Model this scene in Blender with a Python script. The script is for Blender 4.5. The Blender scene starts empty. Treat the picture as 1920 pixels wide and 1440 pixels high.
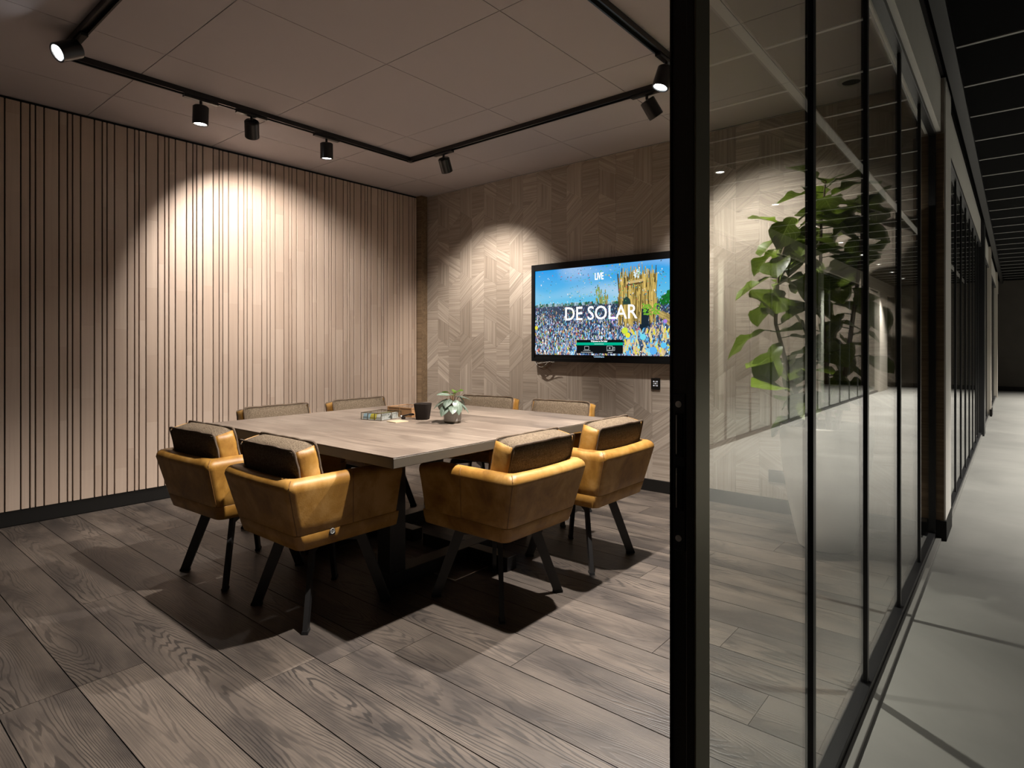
import bpy, bmesh, math, random
from mathutils import Vector, Matrix, Euler
random.seed(7)
PI = math.pi
SC = bpy.context.scene
COL = SC.collection

# ------------------------------------------------------------------ camera
CAM = Vector((5.222, -4.628, 1.227))
THETA = math.atan((1905 - 960) / 1130.0)
cd = bpy.data.cameras.new('camera')
cam = bpy.data.objects.new('camera', cd)
COL.objects.link(cam)
cam.location = CAM
cam.rotation_euler = (PI / 2, 0, THETA)
cd.sensor_width = 36.0
cd.lens = 36.0 * 1130.0 / 1920.0
cd.shift_y = -(720 - 646) / 1920.0
cd.clip_start = 0.02
SC.camera = cam

# ------------------------------------------------------------------ world, exposure
w = bpy.data.worlds.new('world')
SC.world = w
w.use_nodes = True
w.node_tree.nodes['Background'].inputs[0].default_value = (0.55, 0.6, 0.7, 1)
w.node_tree.nodes['Background'].inputs[1].default_value = 0.02
vs = SC.view_settings
vs.view_transform = 'Standard'
vs.look = 'None'
vs.exposure = 0.42
vs.gamma = 1.0
vs.use_curve_mapping = False

# light levels (W) and colours of the lamps the place has
WARM = (1.0, 0.91, 0.81)
NEUT = (1.0, 0.93, 0.86)
COOL = (0.93, 0.97, 1.0)
LAMPS = [
    # key, x, y, aim point, watts, cone degrees, blend, colour
    ('wall_a', 1.05, -2.875, (0.93, -2.90, 0.0), 42, 96, 1.0, NEUT),
    ('wall_b', 1.05, -2.527, (0.0, -1.95, 1.66), 150, 92, 0.6, NEUT),
    ('wall_c', 1.05, -1.920, (0.80, -1.70, 0.0), 105, 104, 0.9, NEUT),
    ('far_a', 1.478, -1.06, (1.08, 0.0, 1.22), 150, 84, 0.75, WARM),
    ('far_b', 3.381, -1.06, (3.95, 0.0, 1.22), 165, 92, 0.75, NEUT),
    ('right_a', 3.68, -1.40, (3.05, -2.05, 0.0), 370, 104, 0.6, NEUT),
    ('right_b', 3.68, -2.72, (2.85, -2.60, 0.0), 360, 98, 0.7, NEUT),
    ('corner', 1.36, -3.64, (1.53, -4.39, 2.28), 15, 75, 0.8, NEUT),
]
CORR_W = 500
H = 2.90            # ceiling height
XG = 4.815          # glass plane of the partition
WX = 4.877          # end of the veneer wall in the corridor

# ------------------------------------------------------------------ node helper
class Mat:
    def __init__(s, name):
        s.m = bpy.data.materials.new(name)
        s.m.use_nodes = True
        s.nt = s.m.node_tree
        s.nt.nodes.clear()
        s.out = s.nt.nodes.new('ShaderNodeOutputMaterial')
    def n(s, typ, ins=None, **attrs):
        nd = s.nt.nodes.new('ShaderNode' + typ)
        for k, v in attrs.items():
            setattr(nd, k, v)
        for k, v in (ins or {}).items():
            sock = nd.inputs[k]
            if isinstance(v, bpy.types.NodeSocket):
                s.nt.links.new(v, sock)
            elif isinstance(v, bpy.types.Node):
                s.nt.links.new(v.outputs[0], sock)
            else:
                sock.default_value = v
        return nd
    def math(s, op, a, b=0.0, clamp=False):
        return s.n('Math', {0: a, 1: b}, operation=op, use_clamp=clamp).outputs[0]
    def ramp(s, fac, stops):
        nd = s.n('ValToRGB', {'Fac': fac})
        el = nd.color_ramp.elements
        while len(el) < len(stops):
            el.new(0.5)
        for e, (p, c) in zip(el, stops):
            e.position = p
            e.color = (*c, 1) if len(c) == 3 else c
        return nd.outputs[0]
    def mix(s, fac, a, b, mode='MIX'):
        nd = s.n('Mix', data_type='RGBA', blend_type=mode)
        for i, v in ((0, fac), (6, a), (7, b)):
            if isinstance(v, bpy.types.NodeSocket):
                s.nt.links.new(v, nd.inputs[i])
            else:
                nd.inputs[i].default_value = v if not isinstance(v, tuple) or len(v) == 4 else (*v, 1)
        return nd.outputs[2]
    def noise(s, vec, scale, detail=2.0, rough=0.5, dist=0.0):
        return s.n('TexNoise', {'Vector': vec, 'Scale': scale, 'Detail': detail, 'Roughness': rough, 'Distortion': dist}).outputs[0]
    def coord(s, scale=(1, 1, 1), rand=0.0):
        tc = s.n('TexCoord').outputs['Object']
        if rand:
            r = s.n('ObjectInfo').outputs['Random']
            v = s.n('CombineXYZ', {0: s.math('MULTIPLY', r, rand), 1: s.math('MULTIPLY', r, rand * 0.37), 2: s.math('MULTIPLY', r, rand * 0.71)})
            tc = s.n('VectorMath', {0: tc, 1: v.outputs[0]}, operation='ADD').outputs[0]
        return s.n('Mapping', {'Vector': tc, 'Scale': scale}).outputs[0]
    def rnd(s):
        return s.n('ObjectInfo').outputs['Random']
    def bump(s, h, strength=0.2, dist=0.01):
        return s.n('Bump', {'Height': h, 'Strength': strength, 'Distance': dist}).outputs[0]
    def finish(s, color, rough=0.5, metal=0.0, normal=None, spec=0.5, extra=None):
        p = s.n('BsdfPrincipled', {'Roughness': rough, 'Metallic': metal, 'Specular IOR Level': spec})
        if isinstance(color, bpy.types.NodeSocket):
            s.nt.links.new(color, p.inputs['Base Color'])
        else:
            p.inputs['Base Color'].default_value = (*color[:3], 1)
        if normal is not None:
            s.nt.links.new(normal, p.inputs['Normal'])
        for k, v in (extra or {}).items():
            if isinstance(v, bpy.types.NodeSocket):
                s.nt.links.new(v, p.inputs[k])
            else:
                p.inputs[k].default_value = v
        s.nt.links.new(p.outputs[0], s.out.inputs[0])
        return s.m

def plain(name, col, rough=0.5, metal=0.0, spec=0.5, var=0.06, scale=6.0, bump=0.0):
    k = Mat(name)
    co = k.coord((1, 1, 1))
    n = k.noise(co, scale, 3)
    c = k.mix(n, tuple(x * (1 - var) for x in col[:3]), tuple(min(1, x * (1 + var)) for x in col[:3]))
    nrm = k.bump(k.noise(co, scale * 20, 3), bump, 0.002) if bump else None
    return k.finish(c, rough, metal, nrm, spec)

def wood_mat(name, light, mid, dark, xs=0.55, ys=5.0, rings=34.0, rough=0.45, line=0.5, tone=0.18, bumpk=0.25, fine=0.5):
    """oak planks: contour-line cathedrals, fine fibre, smoky patches, a tone of its own per piece"""
    k = Mat(name)
    co = k.coord((xs, ys, 1), 40.0)
    n = k.noise(co, 1.0, 2.0, 0.45, 0.3)
    s = k.math('SINE', k.math('MULTIPLY', n, rings * PI))
    ln = k.math('POWER', k.math('MULTIPLY_ADD', s, 0.5), 1.0)
    nd = k.n('MapRange', {'Value': s, 'From Min': 0.45, 'From Max': 1.0, 'To Min': 0.0, 'To Max': 1.0}, interpolation_type='SMOOTHSTEP').outputs[0]
    gate = k.n('MapRange', {'Value': k.noise(k.coord((xs * 1.2, ys * .5, 1), 23.0), 1.0, 2), 'From Min': 0.40, 'From Max': 0.66}).outputs[0]
    ln = k.math('MULTIPLY', nd, k.math('MULTIPLY_ADD', gate, 0.8, ) )
    fib = k.noise(k.coord((3.0, 130, 3), 40.0), 1.0, 4, 0.6)
    fibl = k.n('MapRange', {'Value': fib, 'From Min': 0.42, 'From Max': 0.62}).outputs[0]
    patch = k.noise(k.coord((1.6, 3.2, 1), 31.0), 1.0, 3, 0.55)
    c = k.mix(k.n('MapRange', {'Value': patch, 'From Min': 0.34, 'From Max': 0.64}).outputs[0], mid, light)
    c = k.mix(k.math('MULTIPLY', fibl, fine), c, tuple(x * 0.72 for x in mid))
    c = k.mix(k.math('MULTIPLY', ln, line), c, dark)
    t = k.math('MULTIPLY_ADD', k.rnd(), 2 * tone)
    nt = k.n('MapRange', {'Value': k.rnd(), 'To Min': 1 - tone, 'To Max': 1 + tone}).outputs[0]
    c = k.mix(1.0, c, k.n('CombineColor', {0: nt, 1: nt, 2: nt}).outputs[0], 'MULTIPLY')
    hgt = k.math('SUBTRACT', k.math('MULTIPLY', fib, 0.5), ln)
    return k.finish(c, k.n('MapRange', {'Value': patch, 'To Min': rough - .06, 'To Max': rough + .1}).outputs[0], 0, k.bump(hgt, bumpk, 0.003), 0.45)

M = {}
def floor_mat():
    """smoked oak: nested parabolic cathedral lines per plank, brushed fibre, smoky patches, own tone"""
    k = Mat('smoked oak floor')
    tc = k.n('TexCoord').outputs['Object']
    r = k.rnd()
    yy = k.n('SeparateXYZ', {0: tc}).outputs[1]
    yo = k.math('SUBTRACT', yy, k.math('MULTIPLY', k.math('SUBTRACT', r, 0.5), 0.11))
    n1 = k.noise(k.coord((0.55, 2.4, 1), 40.0), 1.0, 2, 0.45)
    n2 = k.noise(k.coord((2.2, 16.0, 1), 33.0), 1.0, 3, 0.55)
    f = k.math('ADD', k.math('MULTIPLY', k.math('MULTIPLY', yo, yo), 62.0), k.math('ADD', k.math('MULTIPLY', n1, 3.4), k.math('MULTIPLY', n2, 0.42)))
    s = k.math('SINE', k.math('MULTIPLY', f, 2 * PI * 10.5))
    ln = k.n('MapRange', {'Value': s, 'From Min': 0.1, 'From Max': 0.95}, interpolation_type='SMOOTHSTEP').outputs[0]
    gate = k.n('MapRange', {'Value': k.noise(k.coord((1.1, 6.0, 1), 23.0), 1.0, 3), 'From Min': 0.36, 'From Max': 0.66, 'To Min': 0.25, 'To Max': 1.0}).outputs[0]
    ln = k.math('MULTIPLY', ln, gate)
    fib = k.noise(k.coord((2.5, 170, 3), 40.0), 1.0, 4, 0.65)
    fibl = k.n('MapRange', {'Value': fib, 'From Min': 0.45, 'From Max': 0.62}).outputs[0]
    patch = k.noise(k.coord((1.7, 5.0, 1), 31.0), 1.0, 4, 0.6)
    c = k.mix(k.n('MapRange', {'Value': patch, 'From Min': 0.38, 'From Max': 0.60}).outputs[0], (0.050, 0.041, 0.036), (0.140, 0.112, 0.090))
    c = k.mix(k.math('MULTIPLY', fibl, 0.55), c, (0.070, 0.058, 0.050))
    c = k.mix(k.math('MULTIPLY', ln, 0.80), c, (0.018, 0.016, 0.015))
    nt = k.n('MapRange', {'Value': r, 'To Min': 0.87, 'To Max': 1.10}).outputs[0]
    c = k.mix(1.0, c, k.n('CombineColor', {0: nt, 1: nt, 2: nt}).outputs[0], 'MULTIPLY')
    hgt = k.math('SUBTRACT', k.math('MULTIPLY', fib, 0.6), ln)
    return k.finish(c, k.n('MapRange', {'Value': patch, 'To Min': 0.36, 'To Max': 0.55}).outputs[0], 0, k.bump(hgt, 0.3, 0.003), 0.45)
M['floor_oak'] = floor_mat()
M['tv_black'] = plain('black television frame', (0.004, 0.004, 0.0045), 0.5, 0, 0.15)
M['table_oak'] = wood_mat('grey oiled oak', (0.205, 0.162, 0.126), (0.128, 0.097, 0.075), (0.045, 0.03, 0.022), 1.2, 3.0, 8, 0.45, 0.30, 0.14, 0.15, 0.65)
M['table_edge'] = plain('grey oak edge', (0.10, 0.082, 0.060), 0.55, bump=0.1)
M['gap'] = plain('dark joint', (0.012, 0.010, 0.009), 0.9)
M['black_metal'] = plain('black powder coat', (0.012, 0.012, 0.013), 0.38, 0.0, 0.5, bump=0.05)
M['black_base'] = plain('black steel', (0.016, 0.015, 0.015), 0.42, 0.0, 0.5)
M['lamp_black'] = plain('matt black lamp', (0.010, 0.010, 0.011), 0.35)
M['skirting'] = plain('black skirting', (0.008, 0.007, 0.006), 0.6, 0, 0.2)
M['ceiling'] = plain('ceiling panel paint', (0.42, 0.385, 0.39), 0.85, var=0.03, scale=2)
M['plaster'] = plain('beige plaster', (0.46, 0.42, 0.36), 0.8, var=0.04, scale=3)
M['white'] = plain('white wall paint', (0.80, 0.77, 0.71), 0.75, var=0.03)
M['dark_panel'] = plain('dark ceiling felt', (0.0045, 0.0045, 0.0045), 0.95, 0, 0.05)
M['grid'] = plain('pale grid bar', (0.34, 0.33, 0.31), 0.6)
M['steel'] = plain('brushed steel', (0.55, 0.54, 0.52), 0.3, 1.0)
M['zinc'] = plain('screw zinc', (0.75, 0.75, 0.74), 0.35, 0.3)
M['olive_steel'] = plain('lacquered jamb', (0.022, 0.018, 0.010), 0.34)
M['lit_side'] = plain('olive bronze', (0.24, 0.215, 0.145), 0.42, 0.7)  # lighter olive stands in for corridor light on the jamb side
M['sill'] = plain('grey sill strip', (0.20, 0.195, 0.18), 0.4)
M['dark_wall'] = plain('dark plaster', (0.07, 0.062, 0.052), 0.85, var=0.25, scale=3)
M['pot_white'] = plain('warm white planter', (0.55, 0.52, 0.47), 0.55, var=0.03)
M['soil'] = plain('potting soil', (0.025, 0.017, 0.011), 0.95, bump=0.6, scale=30)
M['bark'] = plain('grey brown bark', (0.16, 0.11, 0.07), 0.85, bump=0.5, scale=20)
M['brass'] = plain('dark brass', (0.10, 0.07, 0.04), 0.4, 0.8)
M['box_wood'] = plain('amber wood', (0.22, 0.115, 0.05), 0.5, var=0.25, scale=14)
M['paper'] = plain('pale card', (0.36, 0.285, 0.18), 0.7)
M['tea_yellow'] = plain('yellow sachet', (0.36, 0.30, 0.02), 0.6)
M['tea_white'] = plain('white sachet', (0.40, 0.40, 0.385), 0.6)
M['tea_blue'] = plain('pale blue sachet', (0.22, 0.32, 0.38), 0.6)
M['tea_green'] = plain('green sachet', (0.20, 0.35, 0.12), 0.6)
M['cup'] = plain('dark brown glaze', (0.012, 0.008, 0.006), 0.7, 0, 0.15)
M['cable'] = plain('brown cable', (0.12, 0.055, 0.02), 0.5)
M['cable_pale'] = plain('grey cable', (0.34, 0.31, 0.27), 0.5)
M['lens_off'] = plain('lens glass', (0.3, 0.3, 0.3), 0.2)
M['glide'] = plain('black rubber', (0.010, 0.010, 0.010), 0.7)

def slat_mat():
    k = Mat('pinkish oak slat')
    r = k.rnd()
    sep = k.n('SeparateXYZ', {0: k.n('TexCoord').outputs['Object']})
    zz = k.math('FLOOR', k.math('ADD', k.math('MULTIPLY', sep.outputs[2], 1.9), k.math('MULTIPLY', r, 7.0)))
    wn = k.n('TexWhiteNoise', {'Vector': k.n('CombineXYZ', {0: zz, 1: k.math('MULTIPLY', r, 91.0)}).outputs[0]}).outputs[0]
    fib = k.noise(k.coord((60, 60, 1.6), 17.0), 1.0, 4, 0.6)
    cl = k.noise(k.coord((2.5, 2.5, 1.6)), 1.0, 3)
    c = k.mix(wn, (0.455, 0.345, 0.27), (0.55, 0.435, 0.35))
    c = k.mix(k.math('MULTIPLY', k.n('MapRange', {'Value': fib, 'From Min': 0.45, 'From Max': 0.7}).outputs[0], 0.35), c, (0.37, 0.27, 0.205))
    c = k.mix(k.math('MULTIPLY', cl, 0.4), c, (0.48, 0.36, 0.28))
    return k.finish(c, 0.62, 0, k.bump(fib, 0.08, 0.001), 0.3)
M['slat'] = slat_mat()

def veneer_mat(name, a, b, d):
    k = Mat(name)
    fib = k.noise(k.coord((1.5, 110, 110), 29.0), 1.0, 3, 0.6)
    band = k.noise(k.coord((0.8, 38, 38), 29.0), 1.0, 2, 0.5)
    f = k.n('MapRange', {'Value': fib, 'From Min': 0.44, 'From Max': 0.58}).outputs[0]
    c = k.mix(k.rnd(), a, b)
    c = k.mix(k.math('MULTIPLY', k.n('MapRange', {'Value': band, 'From Min': 0.35, 'From Max': 0.65}).outputs[0], 0.35), c, d)
    c = k.mix(k.math('MULTIPLY', f, 0.5), c, d)
    return k.finish(c, 0.6, 0, k.bump(fib, 0.15, 0.001), 0.35)
M['veneer'] = veneer_mat('straw veneer', (0.36, 0.30, 0.245), (0.52, 0.445, 0.375), (0.20, 0.16, 0.125))
M['veneer_dark'] = veneer_mat('brown veneer', (0.19, 0.125, 0.07), (0.25, 0.17, 0.10), (0.08, 0.05, 0.028))

def leather_mat():
    k = Mat('cognac leather')
    co = k.coord((1, 1, 1), 13.0)
    n = k.noise(co, 6.5, 5, 0.62, 0.4)
    n2 = k.noise(co, 2.2, 3, 0.5)
    c = k.ramp(n, [(0.33, (0.175, 0.080, 0.012)), (0.5, (0.325, 0.167, 0.030)), (0.66, (0.47, 0.272, 0.082))])
    c = k.mix(k.math('MULTIPLY', n2, 0.5), c, (0.26, 0.115, 0.024))
    fine = k.noise(co, 220, 3)
    return k.finish(c, 0.46, 0, k.bump(k.math('ADD', fine, k.math('MULTIPLY', n, 3.0)), 0.12, 0.003), 0.4)
M['leather'] = leather_mat()
M['leather_seam'] = plain('seam leather', (0.17, 0.08, 0.018), 0.55)

def fabric_mat():
    k = Mat('taupe boucle fabric')
    co = k.coord((1, 1, 1))
    v = k.n('TexVoronoi', {'Vector': co, 'Scale': 230.0}).outputs[0]
    n = k.noise(co, 120, 4, 0.7)
    c = k.ramp(n, [(0.3, (0.080, 0.058, 0.038)), (0.55, (0.150, 0.113, 0.077)), (0.8, (0.235, 0.184, 0.132))])
    return k.finish(c, 0.95, 0, k.bump(k.math('ADD', v, n), 0.6, 0.004), 0.15, {'Sheen Weight': 0.0})
M['fabric'] = fabric_mat()
M['piping'] = plain('taupe piping', (0.105, 0.072, 0.046), 0.9, scale=160, var=0.35, bump=0.5)

def concrete_mat():
    k = Mat('polished concrete')
    co = k.coord((1, 1, 1))
    n = k.noise(co, 0.9, 5, 0.6, 0.6)
    n2 = k.noise(k.coord((0.7, 3.2, 1)), 1.3, 4, 0.55, 0.8)
    c = k.mix(k.n('MapRange', {'Value': n, 'From Min': 0.3, 'From Max': 0.7}).outputs[0], (0.165, 0.167, 0.154), (0.255, 0.253, 0.232))
    c = k.mix(k.math('MULTIPLY', n2, 0.45), c, (0.235, 0.222, 0.205))
    return k.finish(c, k.n('MapRange', {'Value': n2, 'To Min': 0.40, 'To Max': 0.62}).outputs[0], 0, k.bump(n2, 0.05, 0.01), 0.35)
M['concrete'] = concrete_mat()

def glass_mat(name, tint=(0.93, 0.95, 0.93)):
    k = Mat(name)
    bf = k.n('NewGeometry').outputs['Backfacing']
    fr = k.n('Fresnel', {'IOR': k.n('MapRange', {'Value': bf, 'To Min': 1.58, 'To Max': 1 / 1.58}).outputs[0]})
    tr = k.n('BsdfTransparent', {'Color': (*tint, 1)})
    gl = k.n('BsdfGlossy', {'Color': (1, 1, 1, 1), 'Roughness': 0.0})
    mx = k.n('MixShader', {0: fr.outputs[0], 1: tr.outputs[0], 2: gl.outputs[0]})
    k.nt.links.new(mx.outputs[0], k.out.inputs[0])
    return k.m
M['glass'] = glass_mat('clear glass')
M['box_glass'] = glass_mat('thin box glass', (0.97, 0.98, 0.97))

def emit_mat(name, col, strength):
    k = Mat(name)
    e = k.n('Emission', {'Color': (*col, 1), 'Strength': strength})
    k.nt.links.new(e.outputs[0], k.out.inputs[0])
    return k.m
M['lens'] = emit_mat('lit lamp lens', (0.93, 0.97, 1.0), 25)
M['down_lens'] = emit_mat('lit downlight lens', (1.0, 0.96, 0.9), 18)
M['ui_white'] = emit_mat('screen white', (1, 1, 1), 1.0)
M['ui_grey'] = emit_mat('screen grey', (0.75, 0.8, 0.82), 0.6)
M['ui_green'] = emit_mat('screen green', (0.0, 0.42, 0.25), 0.8)
M['ui_black'] = emit_mat('screen black', (0.004, 0.005, 0.006), 1.0)
M['ui_blue'] = emit_mat('screen pale blue', (0.35, 0.55, 0.75), 0.7)
M['led_blue'] = emit_mat('key light', (0.8, 0.8, 0.85), 0.5)

def screen_mat():
    k = Mat('television picture')
    a = k.n('VertexColor')
    a.layer_name = 'Col'
    return k.finish((0.004, 0.004, 0.004), 0.25, 0, None, 0.3, {'Emission Color': a.outputs[0], 'Emission Strength': 0.85})
M['screen'] = screen_mat()

def leaf_mat(name, top, vein, striped=False):
    k = Mat(name)
    tc = k.n('TexCoord').outputs['UV']
    sep = k.n('SeparateXYZ', {0: tc})
    u = k.math('ABSOLUTE', k.math('SUBTRACT', sep.outputs[0], 0.5))
    v = sep.outputs[1]
    mid = k.n('MapRange', {'Value': u, 'From Min': 0.0, 'From Max': 0.03 if not striped else 0.05, 'To Min': 1, 'To Max': 0}).outputs[0]
    side = k.math('SINE', k.math('MULTIPLY', k.math('SUBTRACT', v, k.math('MULTIPLY', u, 0.9 if not striped else 0.25)), 42.0 if not striped else 10.0))
    if striped:
        side = k.math('SINE', k.math('MULTIPLY', u, 75.0))
        lv = k.n('MapRange', {'Value': side, 'From Min': -0.2, 'From Max': 0.5}).outputs[0]
    else:
        lv = k.n('MapRange', {'Value': side, 'From Min': 0.88, 'From Max': 1.0}).outputs[0]
    f = k.math('MAXIMUM', mid, k.math('MULTIPLY', lv, 0.75))
    n = k.noise(k.coord((1, 1, 1), 5.0), 12, 3)
    r = k.rnd()
    base = k.mix(r, tuple(x * 0.65 for x in top), tuple(x * 1.25 for x in top))
    base = k.mix(k.math('MULTIPLY', n, 0.35), base, tuple(x * 0.55 for x in top))
    c = k.mix(f, base, vein)
    m = k.finish(c, 0.32, 0, k.bump(k.math('MULTIPLY', f, -1.0), 0.25, 0.004), 0.5)
    pr = [x for x in k.nt.nodes if x.type == 'BSDF_PRINCIPLED'][0]
    tl = k.n('BsdfTranslucent', {'Color': c})
    mx = k.n('MixShader', {0: 0.28, 1: pr.outputs[0], 2: tl.outputs[0]})
    k.nt.links.new(mx.outputs[0], k.out.inputs[0])
    return m
M['fig_leaf'] = leaf_mat('fig leaf', (0.135, 0.200, 0.014), (0.25, 0.33, 0.07))
M['peperomia'] = leaf_mat('striped leaf', (0.02, 0.05, 0.012), (0.36, 0.42, 0.37), True)
M['young_leaf'] = leaf_mat('green leaf', (0.07, 0.13, 0.015), (0.12, 0.20, 0.04))

def pot_mat():
    k = Mat('two tone stoneware')
    tc = k.n('TexCoord').outputs['Object']
    sep = k.n('SeparateXYZ', {0: tc})
    ang = k.n('Math', {0: sep.outputs[1], 1: sep.outputs[0]}, operation='ARCTAN2').outputs[0]
    tri = k.math('PINGPONG', k.math('ADD', ang, 3.3), 0.62)
    lim = k.math('ADD', k.math('MULTIPLY', tri, 0.07), 0.058)
    f = k.math('GREATER_THAN', sep.outputs[2], lim)
    low = k.math('LESS_THAN', sep.outputs[2], 0.012)
    sp = k.n('MapRange', {'Value': k.noise(tc, 160, 2), 'From Min': 0.66, 'From Max': 0.7}).outputs[0]
    c = k.mix(f, (0.40, 0.365, 0.34), (0.035, 0.022, 0.014))
    c = k.mix(low, c, (0.12, 0.09, 0.06))
    c = k.mix(k.math('MULTIPLY', sp, 0.8), c, (0.05, 0.045, 0.04))
    return k.finish(c, 0.35, 0)
M['small_pot'] = pot_mat()

# ------------------------------------------------------------------ mesh helpers
def box(bm, x0, x1, y0, y1, z0, z1, bev=0.0, seg=2):
    r = bmesh.ops.create_cube(bm, size=1.0)
    vs_ = r['verts']
    for v in vs_:
        v.co = Vector(((x0 + x1) / 2 + v.co.x * (x1 - x0), (y0 + y1) / 2 + v.co.y * (y1 - y0), (z0 + z1) / 2 + v.co.z * (z1 - z0)))
    if bev > 0:
        es = list({e for v in vs_ for e in v.link_edges})
        bmesh.ops.bevel(bm, geom=es, offset=bev, segments=seg, affect='EDGES', profile=0.5)
    return vs_

def bar(bm, p, q, w, t, ref=(0, 0, 1), w2=None, t2=None):
    """rectangular bar from p to q; width w lies in the plane of ref, thickness t across it"""
    p, q = Vector(p), Vector(q)
    d = (q - p).normalized()
    side = d.cross(Vector(ref)).normalized()
    up = side.cross(d).normalized()
    w2 = w if w2 is None else w2
    t2 = t if t2 is None else t2
    ring = []
    for c, ww, tt in ((p, w, t), (q, w2, t2)):
        ring.append([bm.verts.new(c + up * (a * ww / 2) + side * (b * tt / 2)) for a, b in ((-1, -1), (1, -1), (1, 1), (-1, 1))])
    a, b = ring
    for i in range(4):
        bm.faces.new((a[i], a[(i + 1) % 4], b[(i + 1) % 4], b[i]))
    bm.faces.new(a[::-1])
    bm.faces.new(b)

def cyl(bm, p, q, r, r2=None, n=20, cap=True):
    p, q = Vector(p), Vector(q)
    d = (q - p).normalized()
    a = d.orthogonal().normalized()
    b = d.cross(a)
    r2 = r if r2 is None else r2
    A = [bm.verts.new(p + (a * math.cos(2 * PI * i / n) + b * math.sin(2 * PI * i / n)) * r) for i in range(n)]
    B = [bm.verts.new(q + (a * math.cos(2 * PI * i / n) + b * math.sin(2 * PI * i / n)) * r2) for i in range(n)]
    for i in range(n):
        bm.faces.new((A[i], A[(i + 1) % n], B[(i + 1) % n], B[i]))
    if cap:
        bm.faces.new(A[::-1])
        bm.faces.new(B)

def tube(bm, pts, r, n=8, closed=False):
    pts = [Vector(p) for p in pts]
    N = len(pts)
    rings = []
    prev = None
    for i, p in enumerate(pts):
        if closed:
            d = (pts[(i + 1) % N] - pts[i - 1]).normalized()
        else:
            d = (pts[min(i + 1, N - 1)] - pts[max(i - 1, 0)]).normalized()
        a = d.orthogonal().normalized() if prev is None else (prev - d * prev.dot(d)).normalized()
        prev = a
        b = d.cross(a)
        rr = r[i] if isinstance(r, (list, tuple)) else r
        rings.append([bm.verts.new(p + (a * math.cos(2 * PI * k / n) + b * math.sin(2 * PI * k / n)) * rr) for k in range(n)])
    M_ = N if closed else N - 1
    for i in range(M_):
        A, B = rings[i], rings[(i + 1) % N]
        for k in range(n):
            bm.faces.new((A[k], A[(k + 1) % n], B[(k + 1) % n], B[k]))
    if not closed:
        bm.faces.new(rings[0][::-1])
        bm.faces.new(rings[-1])

def lathe(bm, prof, n=32, cx=0, cy=0):
    rings = []
    for r, z in prof:
        if r < 1e-6:
            rings.append([bm.verts.new((cx, cy, z))])
        else:
            rings.append([bm.verts.new((cx + r * math.cos(2 * PI * i / n), cy + r * math.sin(2 * PI * i / n), z)) for i in range(n)])
    for A, B in zip(rings, rings[1:]):
        for i in range(n):
            j = (i + 1) % n
            if len(A) == 1:
                bm.faces.new((A[0], B[j], B[i]))
            elif len(B) == 1:
                bm.faces.new((A[i], A[j], B[0]))
            else:
                bm.faces.new((A[i], A[j], B[j], B[i]))

def loft(bm, rings, closed=False):
    vv = [[bm.verts.new(p) for p in r] for r in rings]
    for A, B in zip(vv, vv[1:]):
        n = len(A)
        for i in range(n if closed else n - 1):
            j = (i + 1) % n
            bm.faces.new((A[i], A[j], B[j], B[i]))
    return vv

def obj(name, bm, mat, parent=None, loc=(0, 0, 0), rot=(0, 0, 0), smooth=35, label=None, kind=None):
    bmesh.ops.recalc_face_normals(bm, faces=bm.faces[:])
    me = bpy.data.meshes.new(name)
    bm.to_mesh(me)
    bm.free()
    me.materials.append(mat)
    if smooth:
        for p in me.polygons:
            p.use_smooth = True
        me.set_sharp_from_angle(angle=math.radians(smooth))
    o = bpy.data.objects.new(name, me)
    COL.objects.link(o)
    o.location = loc
    o.rotation_euler = rot
    if parent:
        o.parent = parent
    if label:
        o['label'] = label
    if kind:
        o['kind'] = kind
    return o

def inst(name, me, parent, loc=(0, 0, 0), rot=(0, 0, 0), scale=(1, 1, 1), label=None):
    o = bpy.data.objects.new(name, me)
    COL.objects.link(o)
    o.location = loc
    o.rotation_euler = rot
    o.scale = scale
    o.parent = parent
    if label:
        o['label'] = label
    return o

def tag(o, label, cat, group=None):
    o['label'] = label
    o['category'] = cat
    if group:
        o['group'] = group
    return o

def thing(name, label, cat, loc=(0, 0, 0), rz=0.0, group=None):
    o = bpy.data.objects.new(name, None)
    COL.objects.link(o)
    o.empty_display_size = 0.1
    o.location = loc
    o.rotation_euler = (0, 0, rz)
    return tag(o, label, cat, group)

def struct(name, bm, mat, label=None, smooth=0):
    return obj(name, bm, mat, smooth=smooth, kind='structure', label=label)

def copy_tree(o, parent=None):
    c = o.copy()
    COL.objects.link(c)
    if parent:
        c.parent = parent
    for ch in list(o.children):
        copy_tree(ch, c)
    return c

def B():
    return bmesh.new()

def text_mesh(name, body, size, mat, parent, loc, rot, sx=1.0, bold=0.0, extr=0.0004, align='CENTER'):
    cu = bpy.data.curves.new(name, 'FONT')
    cu.body = body
    cu.size = size
    cu.align_x = align
    cu.align_y = 'CENTER'
    cu.extrude = extr
    cu.offset = bold
    cu.resolution_u = 3
    tmp = bpy.data.objects.new('tmp_text', cu)
    COL.objects.link(tmp)
    dg = bpy.context.evaluated_depsgraph_get()
    me = bpy.data.meshes.new_from_object(tmp.evaluated_get(dg))
    bpy.data.objects.remove(tmp)
    me.name = name
    me.materials.clear()
    me.materials.append(mat)
    return inst(name, me, parent, loc, rot, (sx, 1, 1))

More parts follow.
